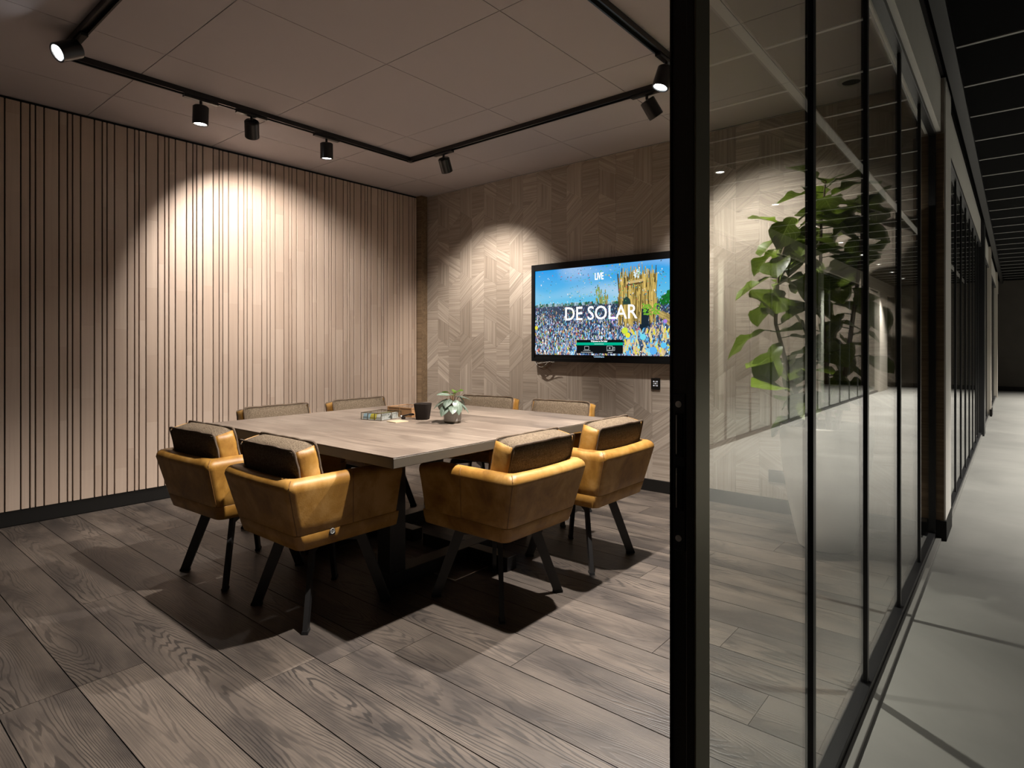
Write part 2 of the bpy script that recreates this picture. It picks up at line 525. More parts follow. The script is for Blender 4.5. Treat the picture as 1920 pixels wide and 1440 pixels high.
# ================================================================== SETTING
# ---- meeting room floor: oak planks running along the screen wall
b = B(); box(b, 0.0, XG + 0.02, -7.0, 0.0, -0.10, -0.0035)
floor = struct('floor', b, M['gap'], 'meeting room floor of smoked grey-brown oak planks')
ROW0 = CAM.y + 0.6567
JOINT = {}
def px_floor(px, py):
    d = 1130 * CAM.z / (py - 646)
    r = (px - 960) / 1130 * d
    return (CAM.x - math.sin(THETA) * d + math.cos(THETA) * r, CAM.y + math.cos(THETA) * d + math.sin(THETA) * r)
for (px, py) in ((208, 1265), (203, 1120), (651, 1228), (985, 1232), (1212, 1075), (1365, 1197), (1421, 1333)):
    x, y = px_floor(px, py)
    JOINT[math.floor((y - ROW0) / 0.22)] = x
for row in range(-4, 19):
    y0 = ROW0 + row * 0.22
    y1 = min(y0 + 0.22, -0.004)
    if y1 - y0 < 0.01 or y0 > -0.01:
        continue
    L = 2.42
    xj = JOINT.get(row, random.uniform(0, L))
    cuts = [0.03]
    x = xj - L * math.ceil(xj / L)
    while x < 4.80:
        if x > 0.10:
            cuts.append(x)
        x += L
    cuts.append(XG - 0.022)
    for a, c in zip(cuts, cuts[1:]):
        if c - a < 0.05:
            continue
        bb = B()
        hx, hy = (c - a) / 2 - 0.0011, (y1 - y0) / 2 - 0.0020
        box(bb, -hx, hx, -hy, hy, -0.014, 0.0)
        obj('plank', bb, M['floor_oak'], floor, ((a + c) / 2, (y0 + y1) / 2, random.uniform(-0.0004, 0.0)), smooth=0)

# ---- corridor floor (concrete), also under the rooms beyond and opposite
b = B()
box(b, XG + 0.02, 7.17, -9.0, 17.0, -0.10, 0.0)
struct('corridor_floor', b, M['concrete'], 'polished pale grey concrete corridor floor')
b = B()
box(b, 7.17, 11.0, -9.0, 17.0, -0.10, 0.0)
struct('floor_opposite', b, M['concrete'], 'concrete floor of the rooms across the corridor')
b = B(); box(b, 0.0, XG + 0.02, 0.40, 17.0, -0.10, 0.0)
struct('floor_beyond', b, M['concrete'], 'floor of the dark rooms beyond the veneer wall')

# ---- ceiling of the meeting room: large flush panels with fine open joints
b = B(); box(b, -0.2, XG + 0.06, -7.0, 0.40, H + 0.012, H + 0.10)
ceiling = struct('ceiling', b, M['gap'], 'meeting room ceiling of large flush panels')
xs = [0.0, 0.57, 1.457, 2.34, 3.237, 4.12, XG + 0.02]
ys = [-7.0, -5.94, -5.04, -4.14, -3.24, -2.35, -1.45, -0.545, 0.0]
for i in range(len(xs) - 1):
    for j in range(len(ys) - 1):
        bb = B()
        hx, hy = (xs[i + 1] - xs[i]) / 2 - 0.0022, (ys[j + 1] - ys[j]) / 2 - 0.0022
        box(bb, -hx, hx, -hy, hy, 0, 0.012)
        obj('ceiling_panel', bb, M['ceiling'], ceiling, ((xs[i] + xs[i + 1]) / 2, (ys[j] + ys[j + 1]) / 2, H), smooth=0)

# ---- slatted wall on the left
b = B(); box(b, -0.20, 0.008, -7.0, 0.0, 0.0, H)
wall_left = struct('wall_left', b, M['gap'], 'left wall clad in pinkish oak slats of three widths with black grooves')
pat = (0.085, 0.0495, 0.0305, 0.0485)
y = -0.105
k = 1
cutsY = []
g = -3.712
seq = [g]
i = 0
while g < -0.12:
    g += pat[i % 4]; seq.append(g); i += 1
g = -3.712; i = 3
while g > -5.6:
    g -= pat[i % 4]; seq.insert(0, g); i -= 1
seq[-1] = -0.095
for a, c in zip(seq, seq[1:]):
    if c - a < 0.015:
        continue
    bb = B()
    hw = (c - a) / 2 - 0.0042
    box(bb, 0, 0.022, -hw, hw, 0.105, H - 0.022, 0.0015, 1)
    obj('slat', bb, M['slat'], wall_left, (0.008, (a + c) / 2, 0), smooth=0)
b = B(); box(b, 0.0, 0.02, -7.0, -0.09, 0.0, 0.108, 0.002)
struct('baseboard_left', b, M['skirting'], 'black skirting below the oak slats')
b = B(); box(b, 0.0, 0.10, -0.090, 0.0, 0.0, H)
struct('trim_1', b, M['veneer_dark'], 'dark veneer corner strip between slats and screen wall')

# ---- screen wall with marquetry veneer pieces
b = B(); box(b, -0.20, WX, 0.004, 0.40, 0.0, H)
wall_back = struct('wall_back', b, M['white'], 'screen wall in marquetry of straw and brown veneer pieces')
P = 0.64
CW = 0.174
MOTIF = [  # per column: (z left, z right) of each lower edge within one period, grain angle
    [(0.00, 0.08, 0.0), (0.30, 0.40, 35.0)],
    [(0.02, -0.08, 90.0), (0.24, 0.16, -32.0), (0.46, 0.40, 4.0)],
    [(-0.08, 0.06, -28.0), (0.28, 0.22, 0.0)],
    [(0.10, 0.00, 90.0), (0.30, 0.44, 42.0)],
]
def clip(poly, zc, keep_above):
    out = []
    for i in range(len(poly)):
        p, q = poly[i], poly[(i + 1) % len(poly)]
        ip = (p[1] >= zc) == keep_above
        iq = (q[1] >= zc) == keep_above
        if ip:
            out.append(p)
        if ip != iq:
            t = (zc - p[1]) / (q[1] - p[1])
            out.append((p[0] + t * (q[0] - p[0]), zc))
    return out
ncol = math.ceil((WX - 0.10) / CW)
for c in range(ncol):
    x0 = 0.10 + c * CW
    x1 = min(x0 + CW, WX - 0.001)
    mot = MOTIF[c % 4]
    off = 0.0 if (c // 4) % 2 == 0 else 0.0
    edges = []
    for per in range(-1, 6):
        for (zl, zr, ang) in mot:
            edges.append((per * P + zl + off, per * P + zr + off, ang))
    for (l0, r0, ang), (l1, r1, _) in zip(edges, edges[1:]):
        poly = [(x0, l0), (x1, r0), (x1, r1), (x0, l1)]
        poly = clip(poly, 0.098, True)
        if len(poly) > 2:
            poly = clip(poly, H - 0.004, False)
        if len(poly) < 3:
            continue
        cxp = sum(p[0] for p in poly) / len(poly); czp = sum(p[1] for p in poly) / len(poly)
        a = math.radians(ang)
        ca, sa = math.cos(a), math.sin(a)
        bb = B()
        dep = random.uniform(0.0032, 0.0040)
        fr, bk = [], []
        for (x, z) in poly:
            dx, dz = (x - cxp), (z - czp)
            ln = math.hypot(dx, dz); s = max(0, ln - 0.0006) / ln
            dx, dz = dx * s, dz * s
            u, v = dx * ca + dz * sa, -dx * sa + dz * ca
            fr.append(bb.verts.new((u, -dep, v))); bk.append(bb.verts.new((u, 0.0, v)))
        n = len(fr)
        bb.faces.new(fr)
        for i in range(n):
            bb.faces.new((fr[i], fr[(i + 1) % n], bk[(i + 1) % n], bk[i]))
        obj('veneer_piece', bb, M['veneer'], wall_back, (cxp, 0.004, czp), (0, -a, 0), smooth=0)
b = B(); box(b, 0.10, 4.79, -0.016, 0.004, 0.0, 0.098, 0.002)
box(b, 4.79, WX + 0.014, -0.016, 0.40, 0.0, 0.125, 0.002)
struct('baseboard_back', b, M['skirting'], 'black skirting of the screen wall, wrapping its corridor end')
b = B(); box(b, WX, WX + 0.008, 0.006, 0.40, 0.125, H)
struct('trim_2', b, M['white'], 'white painted corridor end of the screen wall')
# the reveal strip of darker veneer where the wall meets the glass
b = B(); box(b, XG - 0.10, WX, -0.004, 0.0035, 0.125, H - 0.35)
struct('trim_3', b, M['veneer_dark'], 'dark veneer strip of the screen wall beside the glass')

# ---- unseen walls that close the room
b = B(); box(b, -0.2, XG, -7.2, -7.0, 0, H)
struct('wall_near', b, M['plaster'], 'wall behind the camera')
b = B(); box(b, XG, 11.0, -9.2, -9.0, 0, H)
struct('wall_corridor_near', b, M['dark_wall'], 'near end wall of the corridor')
b = B(); box(b, -0.2, 11.0, 16.0, 16.2, 0, H + 0.2)
struct('wall_corridor_end', b, M['dark_wall'], 'dark plastered wall at the far end of the corridor')
b = B(); box(b, 4.6, 11.0, 15.97, 16.0, 0, 0.12)
struct('baseboard_end', b, M['skirting'], 'black skirting of the far corridor wall')
b = B(); box(b, 10.8, 11.0, -9.0, 16.0, 0, H)
struct('wall_right', b, M['plaster'], 'back wall of the rooms across the corridor')
b = B(); box(b, -0.2, -0.05, 0.4, 16.0, 0, H)
struct('wall_beyond', b, M['dark_wall'], 'far wall of the dark rooms beyond')

# ---- corridor ceiling: dark felt panels and pale grid bars
b = B(); box(b, XG + 0.06, 11.0, -9.0, 16.0, H + 0.03, H + 0.12)
cceil = struct('ceiling_corridor', b, M['dark_panel'], 'black corridor ceiling with pale cross bars')
pitch = 0.676
yb = CAM.y + 2.18 - pitch * 9
bbp = B(); box(bbp, 4.965, 7.16, 0.018, pitch - 0.018, 0, 0.03)
pan = obj('felt_panel', bbp, M['dark_panel'], cceil, (0, yb, H), smooth=0)
bbg = B(); box(bbg, 4.965, 7.16, -0.011, 0.011, -0.004, 0.03)
gb = obj('grid_bar', bbg, M['grid'], cceil, (0, yb, H), smooth=0)
for i in range(1, 36):
    if yb + i * pitch > 15.9:
        break
    inst('felt_panel', pan.data, cceil, (0, yb + i * pitch, H))
    inst('grid_bar', gb.data, cceil, (0, yb + i * pitch, H))
b = B(); box(b, 5.50, 5.56, -9.0, 16.0, H - 0.012, H + 0.0)
struct('trim_4', b, M['grid'], 'pale lengthwise bar in the corridor ceiling')
b = B(); box(b, 4.905, 4.965, -9.0, 16.0, H - 0.05, H + 0.03)
struct('trim_5', b, M['black_metal'], 'black edge channel of the corridor ceiling')
b = B(); box(b, -0.2, XG + 0.06, 0.40, 16.0, H, H + 0.10)
struct('ceiling_beyond', b, M['dark_panel'], 'ceiling of the dark rooms beyond')

# ---- header over the glass (pale) along the whole corridor side
ZT = 2.535
b = B(); box(b, XG - 0.04, XG + 0.045, -7.0, 0.004, ZT + 0.03, H)
box(b, XG - 0.04, XG + 0.045, 0.40, 15.9, ZT + 0.03, H)
struct('trim_6', b, M['white'], 'pale header above the glass partitions')

# ---- glass partition of the meeting room
part = thing('glass_partition', 'black framed glass partition of the meeting room, nearest beside the doorway', 'partition', (XG, 0, 0))
JY0, JY1 = CAM.y + 0.906, CAM.y + 0.962
def frame_run(root, y0, y1, mulls, head=ZT):
    bb = B(); box(bb, -0.021, 0.021, y0, y1, 0.0, 0.045, 0.002)
    obj('bottom_rail', bb, M['black_metal'], root, smooth=0)
    bb = B(); box(bb, -0.021, 0.021, y0, y1, head, head + 0.03, 0.002)
    obj('top_rail', bb, M['black_metal'], root, smooth=0)
    bb = B(); box(bb, -0.010, 0.010, -0.0145, 0.0145, 0.045, head, 0.0015, 1)
    me = None
    for m in mulls:
        if me is None:
            me = obj('mullion', bb, M['black_metal'], root, (0, m, 0), smooth=0).data
        else:
            inst('mullion', me, root, (0, m, 0))
    eds = [y0] + list(mulls) + [y1]
    for a, c in zip(eds, eds[1:]):
        if c - a < 0.05:
            continue
        pb = B()
        box(pb, -0.003, 0.003, a + 0.004, c - 0.004, 0.043, head + 0.003)
        obj('pane', pb, M['glass'], root, smooth=0)
mull = [-2.940, -2.208, -1.425, -0.690]
frame_run(part, JY1, -0.03, mull)
# end stile at the wall
bb = B(); box(bb, -0.021, 0.021, -0.03, -0.004, 0.0, ZT + 0.03, 0.002)
obj('end_stile', bb, M['black_metal'], part, smooth=0)
# door jamb with the strike plate facing the opening
bb = B()
box(bb, -0.021, 0.021, JY0 + 0.006, JY1, 0.0, ZT + 0.03, 0.002)
box(bb, 0.0075, 0.021, JY0, JY0 + 0.008, 0.0, ZT + 0.03, 0.001)
box(bb, -0.021, -0.0185, JY0 + 0.002, JY0 + 0.008, 0.0, ZT + 0.03)
jamb = obj('jamb', bb, M['olive_steel'], part, smooth=0)
bb = B(); box(bb, 0.021, 0.0235, JY0, JY1, 0.0, ZT + 0.03, 0.0008, 1)  # added skin: the jamb's lit side, its glow put into the colour
obj('jamb_lit_face', bb, M['lit_side'], jamb, smooth=0, label='olive side face of the jamb, reflected corridor light put into its colour')
def zpost(py):   # height on the front face of the jamb
    return CAM.z - (py - 646) / 1130.0 * 0.945
zs0, zs1 = zpost(740), zpost(1040)
bb = B(); box(bb, -0.0165, 0.0045, JY0 + 0.0035, JY0 + 0.0075, zs1, zs0, 0.001, 1)
plate = obj('strike_plate', bb, M['black_metal'], jamb, smooth=0)
for (a, c) in ((777, 860), (878, 962)):
    bb = B(); box(bb, -0.0125, 0.0015, JY0 + 0.0018, JY0 + 0.0040, zpost(c), zpost(a))
    box(bb, -0.0125, -0.0085, JY0 + 0.0005, JY0 + 0.0030, zpost(c) + 0.006, zpost(a) - 0.006)
    obj('latch_slot', bb, M['gap'], jamb, smooth=0)
    bb = B(); box(bb, -0.0095, -0.0080, JY0 - 0.0005, JY0 + 0.003, zpost(c) + 0.004, zpost(a) - 0.003)
    obj('latch_lip', bb, M['steel'], jamb, smooth=0, label='bright metal lip of the latch slot')
for py in (760, 1016):
    bb = B(); cyl(bb, (-0.0065, JY0 + 0.0040, zpost(py)), (-0.0065, JY0 + 0.0022, zpost(py)), 0.0052, n=20)
    cyl(bb, (-0.0065, JY0 + 0.0023, zpost(py)), (-0.0065, JY0 + 0.0017, zpost(py)), 0.0018, n=6)
    obj('screw', bb, M['zinc'], jamb, label='pale countersunk screw')
# rest of the partition beyond the doorway (behind the camera)
frame2 = thing('glass_partition', 'black framed glass partition on the other side of the doorway, behind the camera', 'partition', (XG, 0, 0))
frame_run(frame2, -7.0, -4.75, [-6.2, -5.5])
b = B(); box(b, -0.02, 0.02, -4.75, JY0, ZT, ZT + 0.03)
obj('top_rail', b, M['black_metal'], frame2, smooth=0)
b = B(); box(b, XG + 0.021, XG + 0.050, -7.0, -0.02, 0.0, 0.018, 0.003)
box(b, XG + 0.030, XG + 0.062, 0.40, 14.5, 0.0, 0.018, 0.003)
struct('trim_7', b, M['sill'], 'grey sill strip at the foot of the glass')

# ---- partitions further along the corridor
XN = 4.845
p2 = thing('glass_partition', 'black framed glass partition of the next room beyond the veneer wall', 'partition', (XN, 0, 0))
frame_run(p2, 0.41, 5.6, [0.75, 1.37, 2.0, 2.62, 3.26, 3.9, 4.5, 5.05])
b = B(); box(b, XN - 0.03, WX + 0.02, 5.6, 6.0, 0.0, H)
struct('wall_pier', b, M['black_metal'], 'black end pier after the second partition')
b = B(); box(b, 0, WX + 0.015, 8.5, 8.9, 0.0, H)
struct('wall_cross', b, M['plaster'], 'pale wall end further down the corridor')
b = B(); box(b, WX + 0.0, WX + 0.032, 8.48, 8.92, 0.0, 0.12)
struct('baseboard_cross', b, M['skirting'])
p3 = thing('glass_partition', 'black framed glass partition far down the corridor', 'partition', (XN, 0, 0))
frame_run(p3, 6.0, 8.48, [6.7, 7.4, 8.0])
p4 = thing('glass_partition', 'black framed glass partition at the dark end of the corridor', 'partition', (XN, 0, 0))
frame_run(p4, 8.9, 13.2, [9.7, 10.5, 11.3, 12.1])
b = B(); box(b, 0, WX + 0.015, 13.2, 13.6, 0.0, H)
struct('wall_cross_far', b, M['plaster'], 'last pale wall end of the corridor')

# ---- opposite side of the corridor (seen mirrored in the glass)
XO = 7.17
po = thing('glass_partition', 'black framed glass partition across the corridor, mirrored in the panes', 'partition', (XO, 0, 0))
frame_run(po, -8.9, 13.4, [-8.0 + 0.9 * i for i in range(23)], 2.56)
b = B(); box(b, XO - 0.05, XO + 0.06, -9.0, 15.9, 2.60, H)
struct('trim_8', b, M['plaster'], 'pale header across the corridor')
b = B(); box(b, XO - 0.06, XO + 0.2, 13.4, 14.6, 0, 2.6)
struct('wall_opposite', b, M['plaster'], 'white wall across the corridor')
b = B(); box(b, XO + 0.02, 10.8, 2.6, 2.8, 0, H); 
struct('wall_divide', b, M['plaster'], 'dividing wall across the corridor')
b = B(); box(b, XO + 0.03, 10.8, 7.7, 7.9, 0, H)
struct('wall_divide_far', b, M['white'], 'second dividing wall across the corridor')
b = B(); box(b, XO + 0.06, 11.0, -9.0, 16.0, H, H + 0.03)
struct('ceiling_opposite', b, M['dark_panel'], 'ceiling of the rooms across the corridor')

# ---- recessed downlights of the corridor, the two nearest added for brightness
def add_light(name, kind, loc, energy, color, parent=None, aim=None, size=0.03, cone=80, blend=0.6):
    ld = bpy.data.lights.new(name, kind)
    ld.energy = energy
    ld.color = color
    if kind == 'SPOT':
        ld.spot_size = math.radians(cone)
        ld.spot_blend = blend
        ld.shadow_soft_size = size
    o = bpy.data.objects.new(name, ld)
    COL.objects.link(o)
    o.location = loc
    if aim is not None:
        d = (Vector(aim) - Vector(loc)).normalized()
        o.rotation_euler = d.to_track_quat('-Z', 'Y').to_euler()
    if parent:
        o.parent = parent
    return o
ny = 0
for i in range(10):
    yy = -2.38 + 1.75 * i
    d = thing('corridor_downlight', 'round recessed downlight in the black corridor ceiling', 'downlight', (6.60, yy, H - 0.004), group='recessed corridor downlights')
    bb = B(); lathe(bb, [(0.032, 0.0), (0.036, -0.010), (0.046, -0.010), (0.050, 0.0)], 24)
    obj('trim_ring', bb, M['grid'], d)
    bb = B(); lathe(bb, [(0.0, -0.004), (0.033, -0.004)], 24)
    obj('lens', bb, M['down_lens'], d)
    add_light('beam', 'SPOT', (0, 0, -0.02), CORR_W * (0.06 if i < 2 else 1.0), (1.0, 0.95, 0.88), d, None, 0.03, 96, 0.8)  # first two are added, dim, to lift the near corridor floor

# ================================================================== THINGS
# ---- track with spotlights
TX0, TX1, TY0, TY1 = 1.05, 3.68, -3.64, -1.06
trk = thing('lighting_track', 'black square loop of surface mounted lighting track under the ceiling', 'track', (0, 0, H))
for (a, c) in (((TX0, TY0), (TX0, TY1)), ((TX0, TY1), (TX1, TY1)), ((TX1, TY1), (TX1, TY0)), ((TX1, TY0), (TX0, TY0))):
    d = Vector((c[0] - a[0], c[1] - a[1], 0)).normalized()
    nrm = Vector((-d.y, d.x, 0))
    bb = B()
    A, Cc = Vector((*a, 0)) + d * 0.024, Vector((*c, 0)) - d * 0.024
    for off, z0, z1, wd in ((0.0, -0.014, 0.0, 0.046), (0.0185, -0.034, -0.014, 0.009), (-0.0185, -0.034, -0.014, 0.009)):
        bar(bb, A + nrm * off + Vector((0, 0, (z0 + z1) / 2)), Cc + nrm * off + Vector((0, 0, (z0 + z1) / 2)), z1 - z0, wd)
    obj('rail', bb, M['lamp_black'], trk, smooth=0)
for (x, y) in ((TX0, TY0), (TX0, TY1), (TX1, TY1), (TX1, TY0)):
    bb = B(); box(bb, x - 0.024, x + 0.024, y - 0.024, y + 0.024, -0.036, 0, 0.002)
    obj('corner_joint', bb, M['lamp_black'], trk, smooth=0)
# thin pale strips between adapters (covers of the live slot)
LAB = {
    'wall_a': 'lit black cylinder spotlight on the left track run, nearest the slatted wall pool of light',
    'wall_b': 'black track spotlight turned away between the two lit ones on the left run',
    'wall_c': 'lit black cylinder spotlight furthest along the left track run',
    'far_a': 'black track spotlight tilted at the screen wall near the room corner',
    'far_b': 'black track spotlight tilted at the screen wall above the television',
    'right_a': 'lit black track spotlight partly hidden by the door jamb',
    'right_b': 'black track spotlight on the right run above the frame',
    'corner': 'large lit spotlight at the near left corner of the track',
}
def spotlight(key, x, y, aim, watts, cone, blend, color):
    axis = 'y' if abs(x - TX0) < 0.02 or abs(x - TX1) < 0.02 else 'x'
    s = thing('track_spotlight', LAB[key], 'spotlight', (x, y, H - 0.034))
    bb = B()
    if axis == 'y':
        box(bb, -0.017, 0.017, -0.11, 0.11, -0.018, -0.0005, 0.002)
    else:
        box(bb, -0.11, 0.11, -0.017, 0.017, -0.018, -0.0005, 0.002)
    obj('adapter', bb, M['lamp_black'], s, smooth=0)
    bb = B(); cyl(bb, (0, 0, -0.010), (0, 0, -0.046), 0.009, n=14)
    obj('stem', bb, M['lamp_black'], s)
    d = (Vector(aim) - Vector((x, y, H - 0.12))).normalized()
    # the lamp body leans as far as its head shows, the beam points along it
    q = d.to_track_quat('-Z', 'Y').to_euler()
    R_, L_ = 0.049, 0.120
    hb = B()
    lathe(hb, [(0.0, 0.004), (0.012, 0.002), (R_ - 0.006, 0.0), (R_, -0.006), (R_, -L_), (R_ - 0.003, -L_ - 0.002), (R_ - 0.007, -L_), (R_ - 0.010, -L_ + 0.022), (0.0, -L_ + 0.024)], 36)
    piv = Vector((0, 0, -0.050))
    h = obj('housing', hb, M['lamp_black'], s, piv, q)
    lb = B(); lathe(lb, [(0.0, -L_ + 0.005), (R_ - 0.014, -L_ + 0.005)], 32)
    obj('lens', lb, M['lens'], h, smooth=0, label='glowing white lens')
    rb = B(); lathe(rb, [(R_ - 0.0138, -L_ + 0.007), (R_ - 0.0100, -L_ + 0.000), (R_ - 0.0068, -L_ + 0.000)], 32)
    obj('reflector_ring', rb, M['steel'], h)
    lo = add_light('beam', 'SPOT', (0, 0, -L_ - 0.006), watts, color, h, None, 0.028, cone, blend)
    return s
for a in LAMPS:
    spotlight(*a)

# ---- conference table
TBX0, TBX1, TBY0, TBY1, TZ = 1.535, 3.252, -3.035, -1.292, 0.76
tcx, tcy = (TBX0 + TBX1) / 2, (TBY0 + TBY1) / 2
tab = thing('conference_table', 'large square oak conference table on a black steel base', 'table', (tcx, tcy, 0))
hx, hy = (TBX1 - TBX0) / 2, (TBY1 - TBY0) / 2
bb = B(); box(bb, -hx, hx, -hy, hy, TZ - 0.047, TZ - 0.004, 0.002, 1)
top = obj('tabletop', bb, M['table_edge'], tab, smooth=0)
nb = 8
for i in range(nb):
    ya, yc = -hy + 2 * hy * i / nb, -hy + 2 * hy * (i + 1) / nb
    bb = B(); box(bb, -hx + 0.0006, hx - 0.0006, -(yc - ya) / 2 + 0.0002, (yc - ya) / 2 - 0.0002, -0.0042, 0.0, 0.0005, 1)
    obj('board', bb, M['table_oak'], top, (0, (ya + yc) / 2, TZ), smooth=0)
for sx in (-1, 1):
    cx_ = sx * 0.385
    bb = B(); box(bb, cx_ - 0.05, cx_ + 0.05, -0.55, 0.55, 0.0, 0.075, 0.003)
    obj('floor_runner', bb, M['black_base'], tab, smooth=0)
    bb = B(); box(bb, cx_ - 0.05, cx_ + 0.05, -0.55, 0.55, TZ - 0.107, TZ - 0.047, 0.003)
    obj('top_rail', bb, M['black_base'], tab, smooth=0)
    for sy in (-1, 1):
        bb = B(); box(bb, cx_ - 0.05, cx_ + 0.05, sy * 0.50 - 0.05, sy * 0.50 + 0.05, 0.075, TZ - 0.107, 0.003)
        obj('post', bb, M['black_base'], tab, smooth=0)
    bb = B(); box(bb, cx_ - 0.34, cx_ - 0.05, 0.012, 0.090, 0.0, 0.075, 0.003); box(bb, cx_ + 0.05, cx_ + 0.34, 0.012, 0.090, 0.0, 0.075, 0.003)
    obj('cross_foot', bb, M['black_base'], tab, smooth=0)

# ---- armchairs (local: faces +y, seat centre at the origin)
def outline(w, yb_, yf, r, n=6):
    pts = [(w, yf)]
    for t in (0.75, 0.5, 0.25):
        pts.append((w, yb_ + r + (yf - yb_ - r) * t))
    for i in range(n + 1):
        a = -i * (PI / 2) / n
        pts.append((w - r + r * math.cos(a), yb_ + r + r * math.sin(a)))
    for t in (0.6, 0.2, -0.2, -0.6):
        pts.append(((w - r) * t, yb_))
    for i in range(n + 1):
        a = -PI / 2 - i * (PI / 2) / n
        pts.append((-w + r + r * math.cos(a), yb_ + r + r * math.sin(a)))
    for t in (0.25, 0.5, 0.75):
        pts.append((-w, yb_ + r + (yf - yb_ - r) * t))
    pts.append((-w, yf))
    return pts
SH0, SH1, TH = 0.432, 0.672, 0.078
def shell_ring(z, inset, f=None):
    f = min(z - 0.36, 0.273) / 0.273
    w_ = 0.252 + 0.038 * f - inset
    yb_ = -0.268 - 0.072 * f + inset
    s = 2 * inset / TH - 1
    yf = 0.246 + 0.020 * f - 0.018 * s * s
    out = []
    for (x, y_) in outline(w_, yb_, yf, max(0.036 - inset * 0.2, 0.02)):
        zz = z
        if z > 0.60:
            dd = max(0, y_ - (yf - 0.07)) / 0.07
            zz = z - 0.022 * dd * dd * (z - 0.60) / 0.07
        # slight sag of the stuffed top edge between the corners
        if z > 0.63 and y_ < yb_ + 0.02:
            zz -= 0.006 * (1 - (x / w_) ** 2)
        out.append((x, y_, zz))
    return out
proto = thing('conference_chair', '', 'chair', (0, 0, 0), 0, 'cognac leather chairs around the conference table')
rings = [shell_ring(SH0, 0.0015), shell_ring(SH0 + 0.002, 0.0)]
for z in (0.48, 0.53, 0.58, 0.62):
    rings.append(shell_ring(z, 0.0))
RT = TH / 2
for i in range(0, 9):
    a = i * PI / 8
    rings.append(shell_ring(SH1 - RT + RT * math.sin(a), RT - RT * math.cos(a), 1.0 - 0.0))
for z in (0.58, 0.52, 0.44):
    rings.append(shell_ring(z, TH))
rings.append(shell_ring(SH0, TH))
bb = B()
vv = loft(bb, rings)
for e in (0, -1):
    bb.faces.new([r[e] for r in vv])
nn = len(vv[0])
for i in range(nn - 1):
    bb.faces.new((vv[-1][i], vv[-1][i + 1], vv[0][i + 1], vv[0][i]))
shell = obj('shell', bb, M['leather'], proto, smooth=50)
# stitched corner seams and side seams
for sx in (-1, 1):
    for kind in ('corner', 'side'):
        pts = []
        for z in (0.434, 0.48, 0.53, 0.58, 0.62, 0.645, 0.660, 0.668):
            inset = 0.0
            if z > SH1 - RT:
                inset = RT - math.sqrt(max(0, RT * RT - (z - SH1 + RT) ** 2))
            f = min(1.0, (z - 0.36) / (SH1 - 0.36)) if z <= 0.62 else 1.0
            r = shell_ring(z, inset, f)
            idx = (7 if kind == 'corner' else 2)
            p = r[idx] if sx > 0 else r[len(r) - 1 - idx]
            pts.append(p)
        sb = B(); tube(sb, pts, 0.0020, 6)
        obj('seam', sb, M['leather_seam'], shell)
# base band
bb = B()
def band_ring(z, inset):
    f = (z - 0.36) / 0.273
    pts = outline(0.252 + 0.038 * f - inset, -0.268 - 0.072 * f + inset, 0.246 + 0.02 * f - inset, 0.036)
    return [(x, y_, z) for x, y_ in pts]
br = [band_ring(0.362, 0.05), band_ring(0.360, 0.012), band_ring(0.366, 0.002), band_ring(0.40, 0.0), band_ring(0.4295, 0.0), band_ring(0.4312, 0.0015), band_ring(0.4315, 0.03)]
vv = loft(bb, br, True)
bb.faces.new(vv[0]); bb.faces.new(vv[-1])
obj('base_band', bb, M['leather'], proto, smooth=50)
# seat cushion
def pillow(hx_, hy_, hz_, bev, puff, n=7):
    bm = B()
    bmesh.ops.create_cube(bm, size=2.0)
    bmesh.ops.subdivide_edges(bm, edges=bm.edges[:], cuts=n, use_grid_fill=True)
    for v in bm.verts:
        x, y_, z = v.co
        e = 16.0
        nrm = (abs(x) ** e + abs(y_) ** e + abs(z) ** e) ** (1 / e)
        x, y_, z = x / nrm, y_ / nrm, z / nrm
        bx_, by_, bz_ = (1 - x * x), (1 - y_ * y_), (1 - z * z)
        v.co = Vector((x * (hx_ + puff * by_ * bz_ * 0.5), y_ * (hy_ + puff * bx_ * bz_), z * (hz_ + puff * bx_ * by_ * 0.7)))
    return bm
sb = pillow(0.205, 0.215, 0.045, 0.02, 0.012)
obj('seat_cushion', sb, M['leather'], proto, (0, 0.025, 0.470), smooth=70)
# loose back cushion: fabric body, leather side gussets, piping
LEAN = math.radians(13)
CH, CWd, CT = 0.172, 0.234, 0.055
cb = pillow(CWd, CT, CH, 0.02, 0.012)
cush = obj('back_cushion', cb, M['fabric'], proto, (0, -0.192, 0.470 + CH * math.cos(LEAN) - 0.010), (LEAN, 0, 0), smooth=70)
def rrect(hx_, hz_, r, y_, wob=0.0):
    pts = []
    for (cx_, cz_, a0) in ((hx_ - r, hz_ - r, 0), (-hx_ + r, hz_ - r, 90), (-hx_ + r, -hz_ + r, 180), (hx_ - r, -hz_ + r, 270)):
        for i in range(5):
            a = math.radians(a0 + i * 22.5)
            pts.append((cx_ + r * math.cos(a), y_, cz_ + r * math.sin(a)))
    out = []
    for i in range(len(pts)):       # insert points on the long straights, a little wavy
        p, q = Vector(pts[i]), Vector(pts[(i + 1) % len(pts)])
        out.append(p)
        if (q - p).length > 0.1:
            m_ = int((q - p).length / 0.03)
            for k_ in range(1, m_):
                t = k_ / m_
                w_ = random.uniform(-wob, wob)
                out.append(p.lerp(q, t) + Vector((w_, w_ * 0.5, w_)))
    return out
for yy in (-CT + 0.004, CT - 0.004):
    pb = B(); tube(pb, rrect(CWd + 0.001, CH + 0.001, 0.016, yy, 0.0018), 0.0058, 7, True)
    obj('piping', pb, M['piping'], cush)
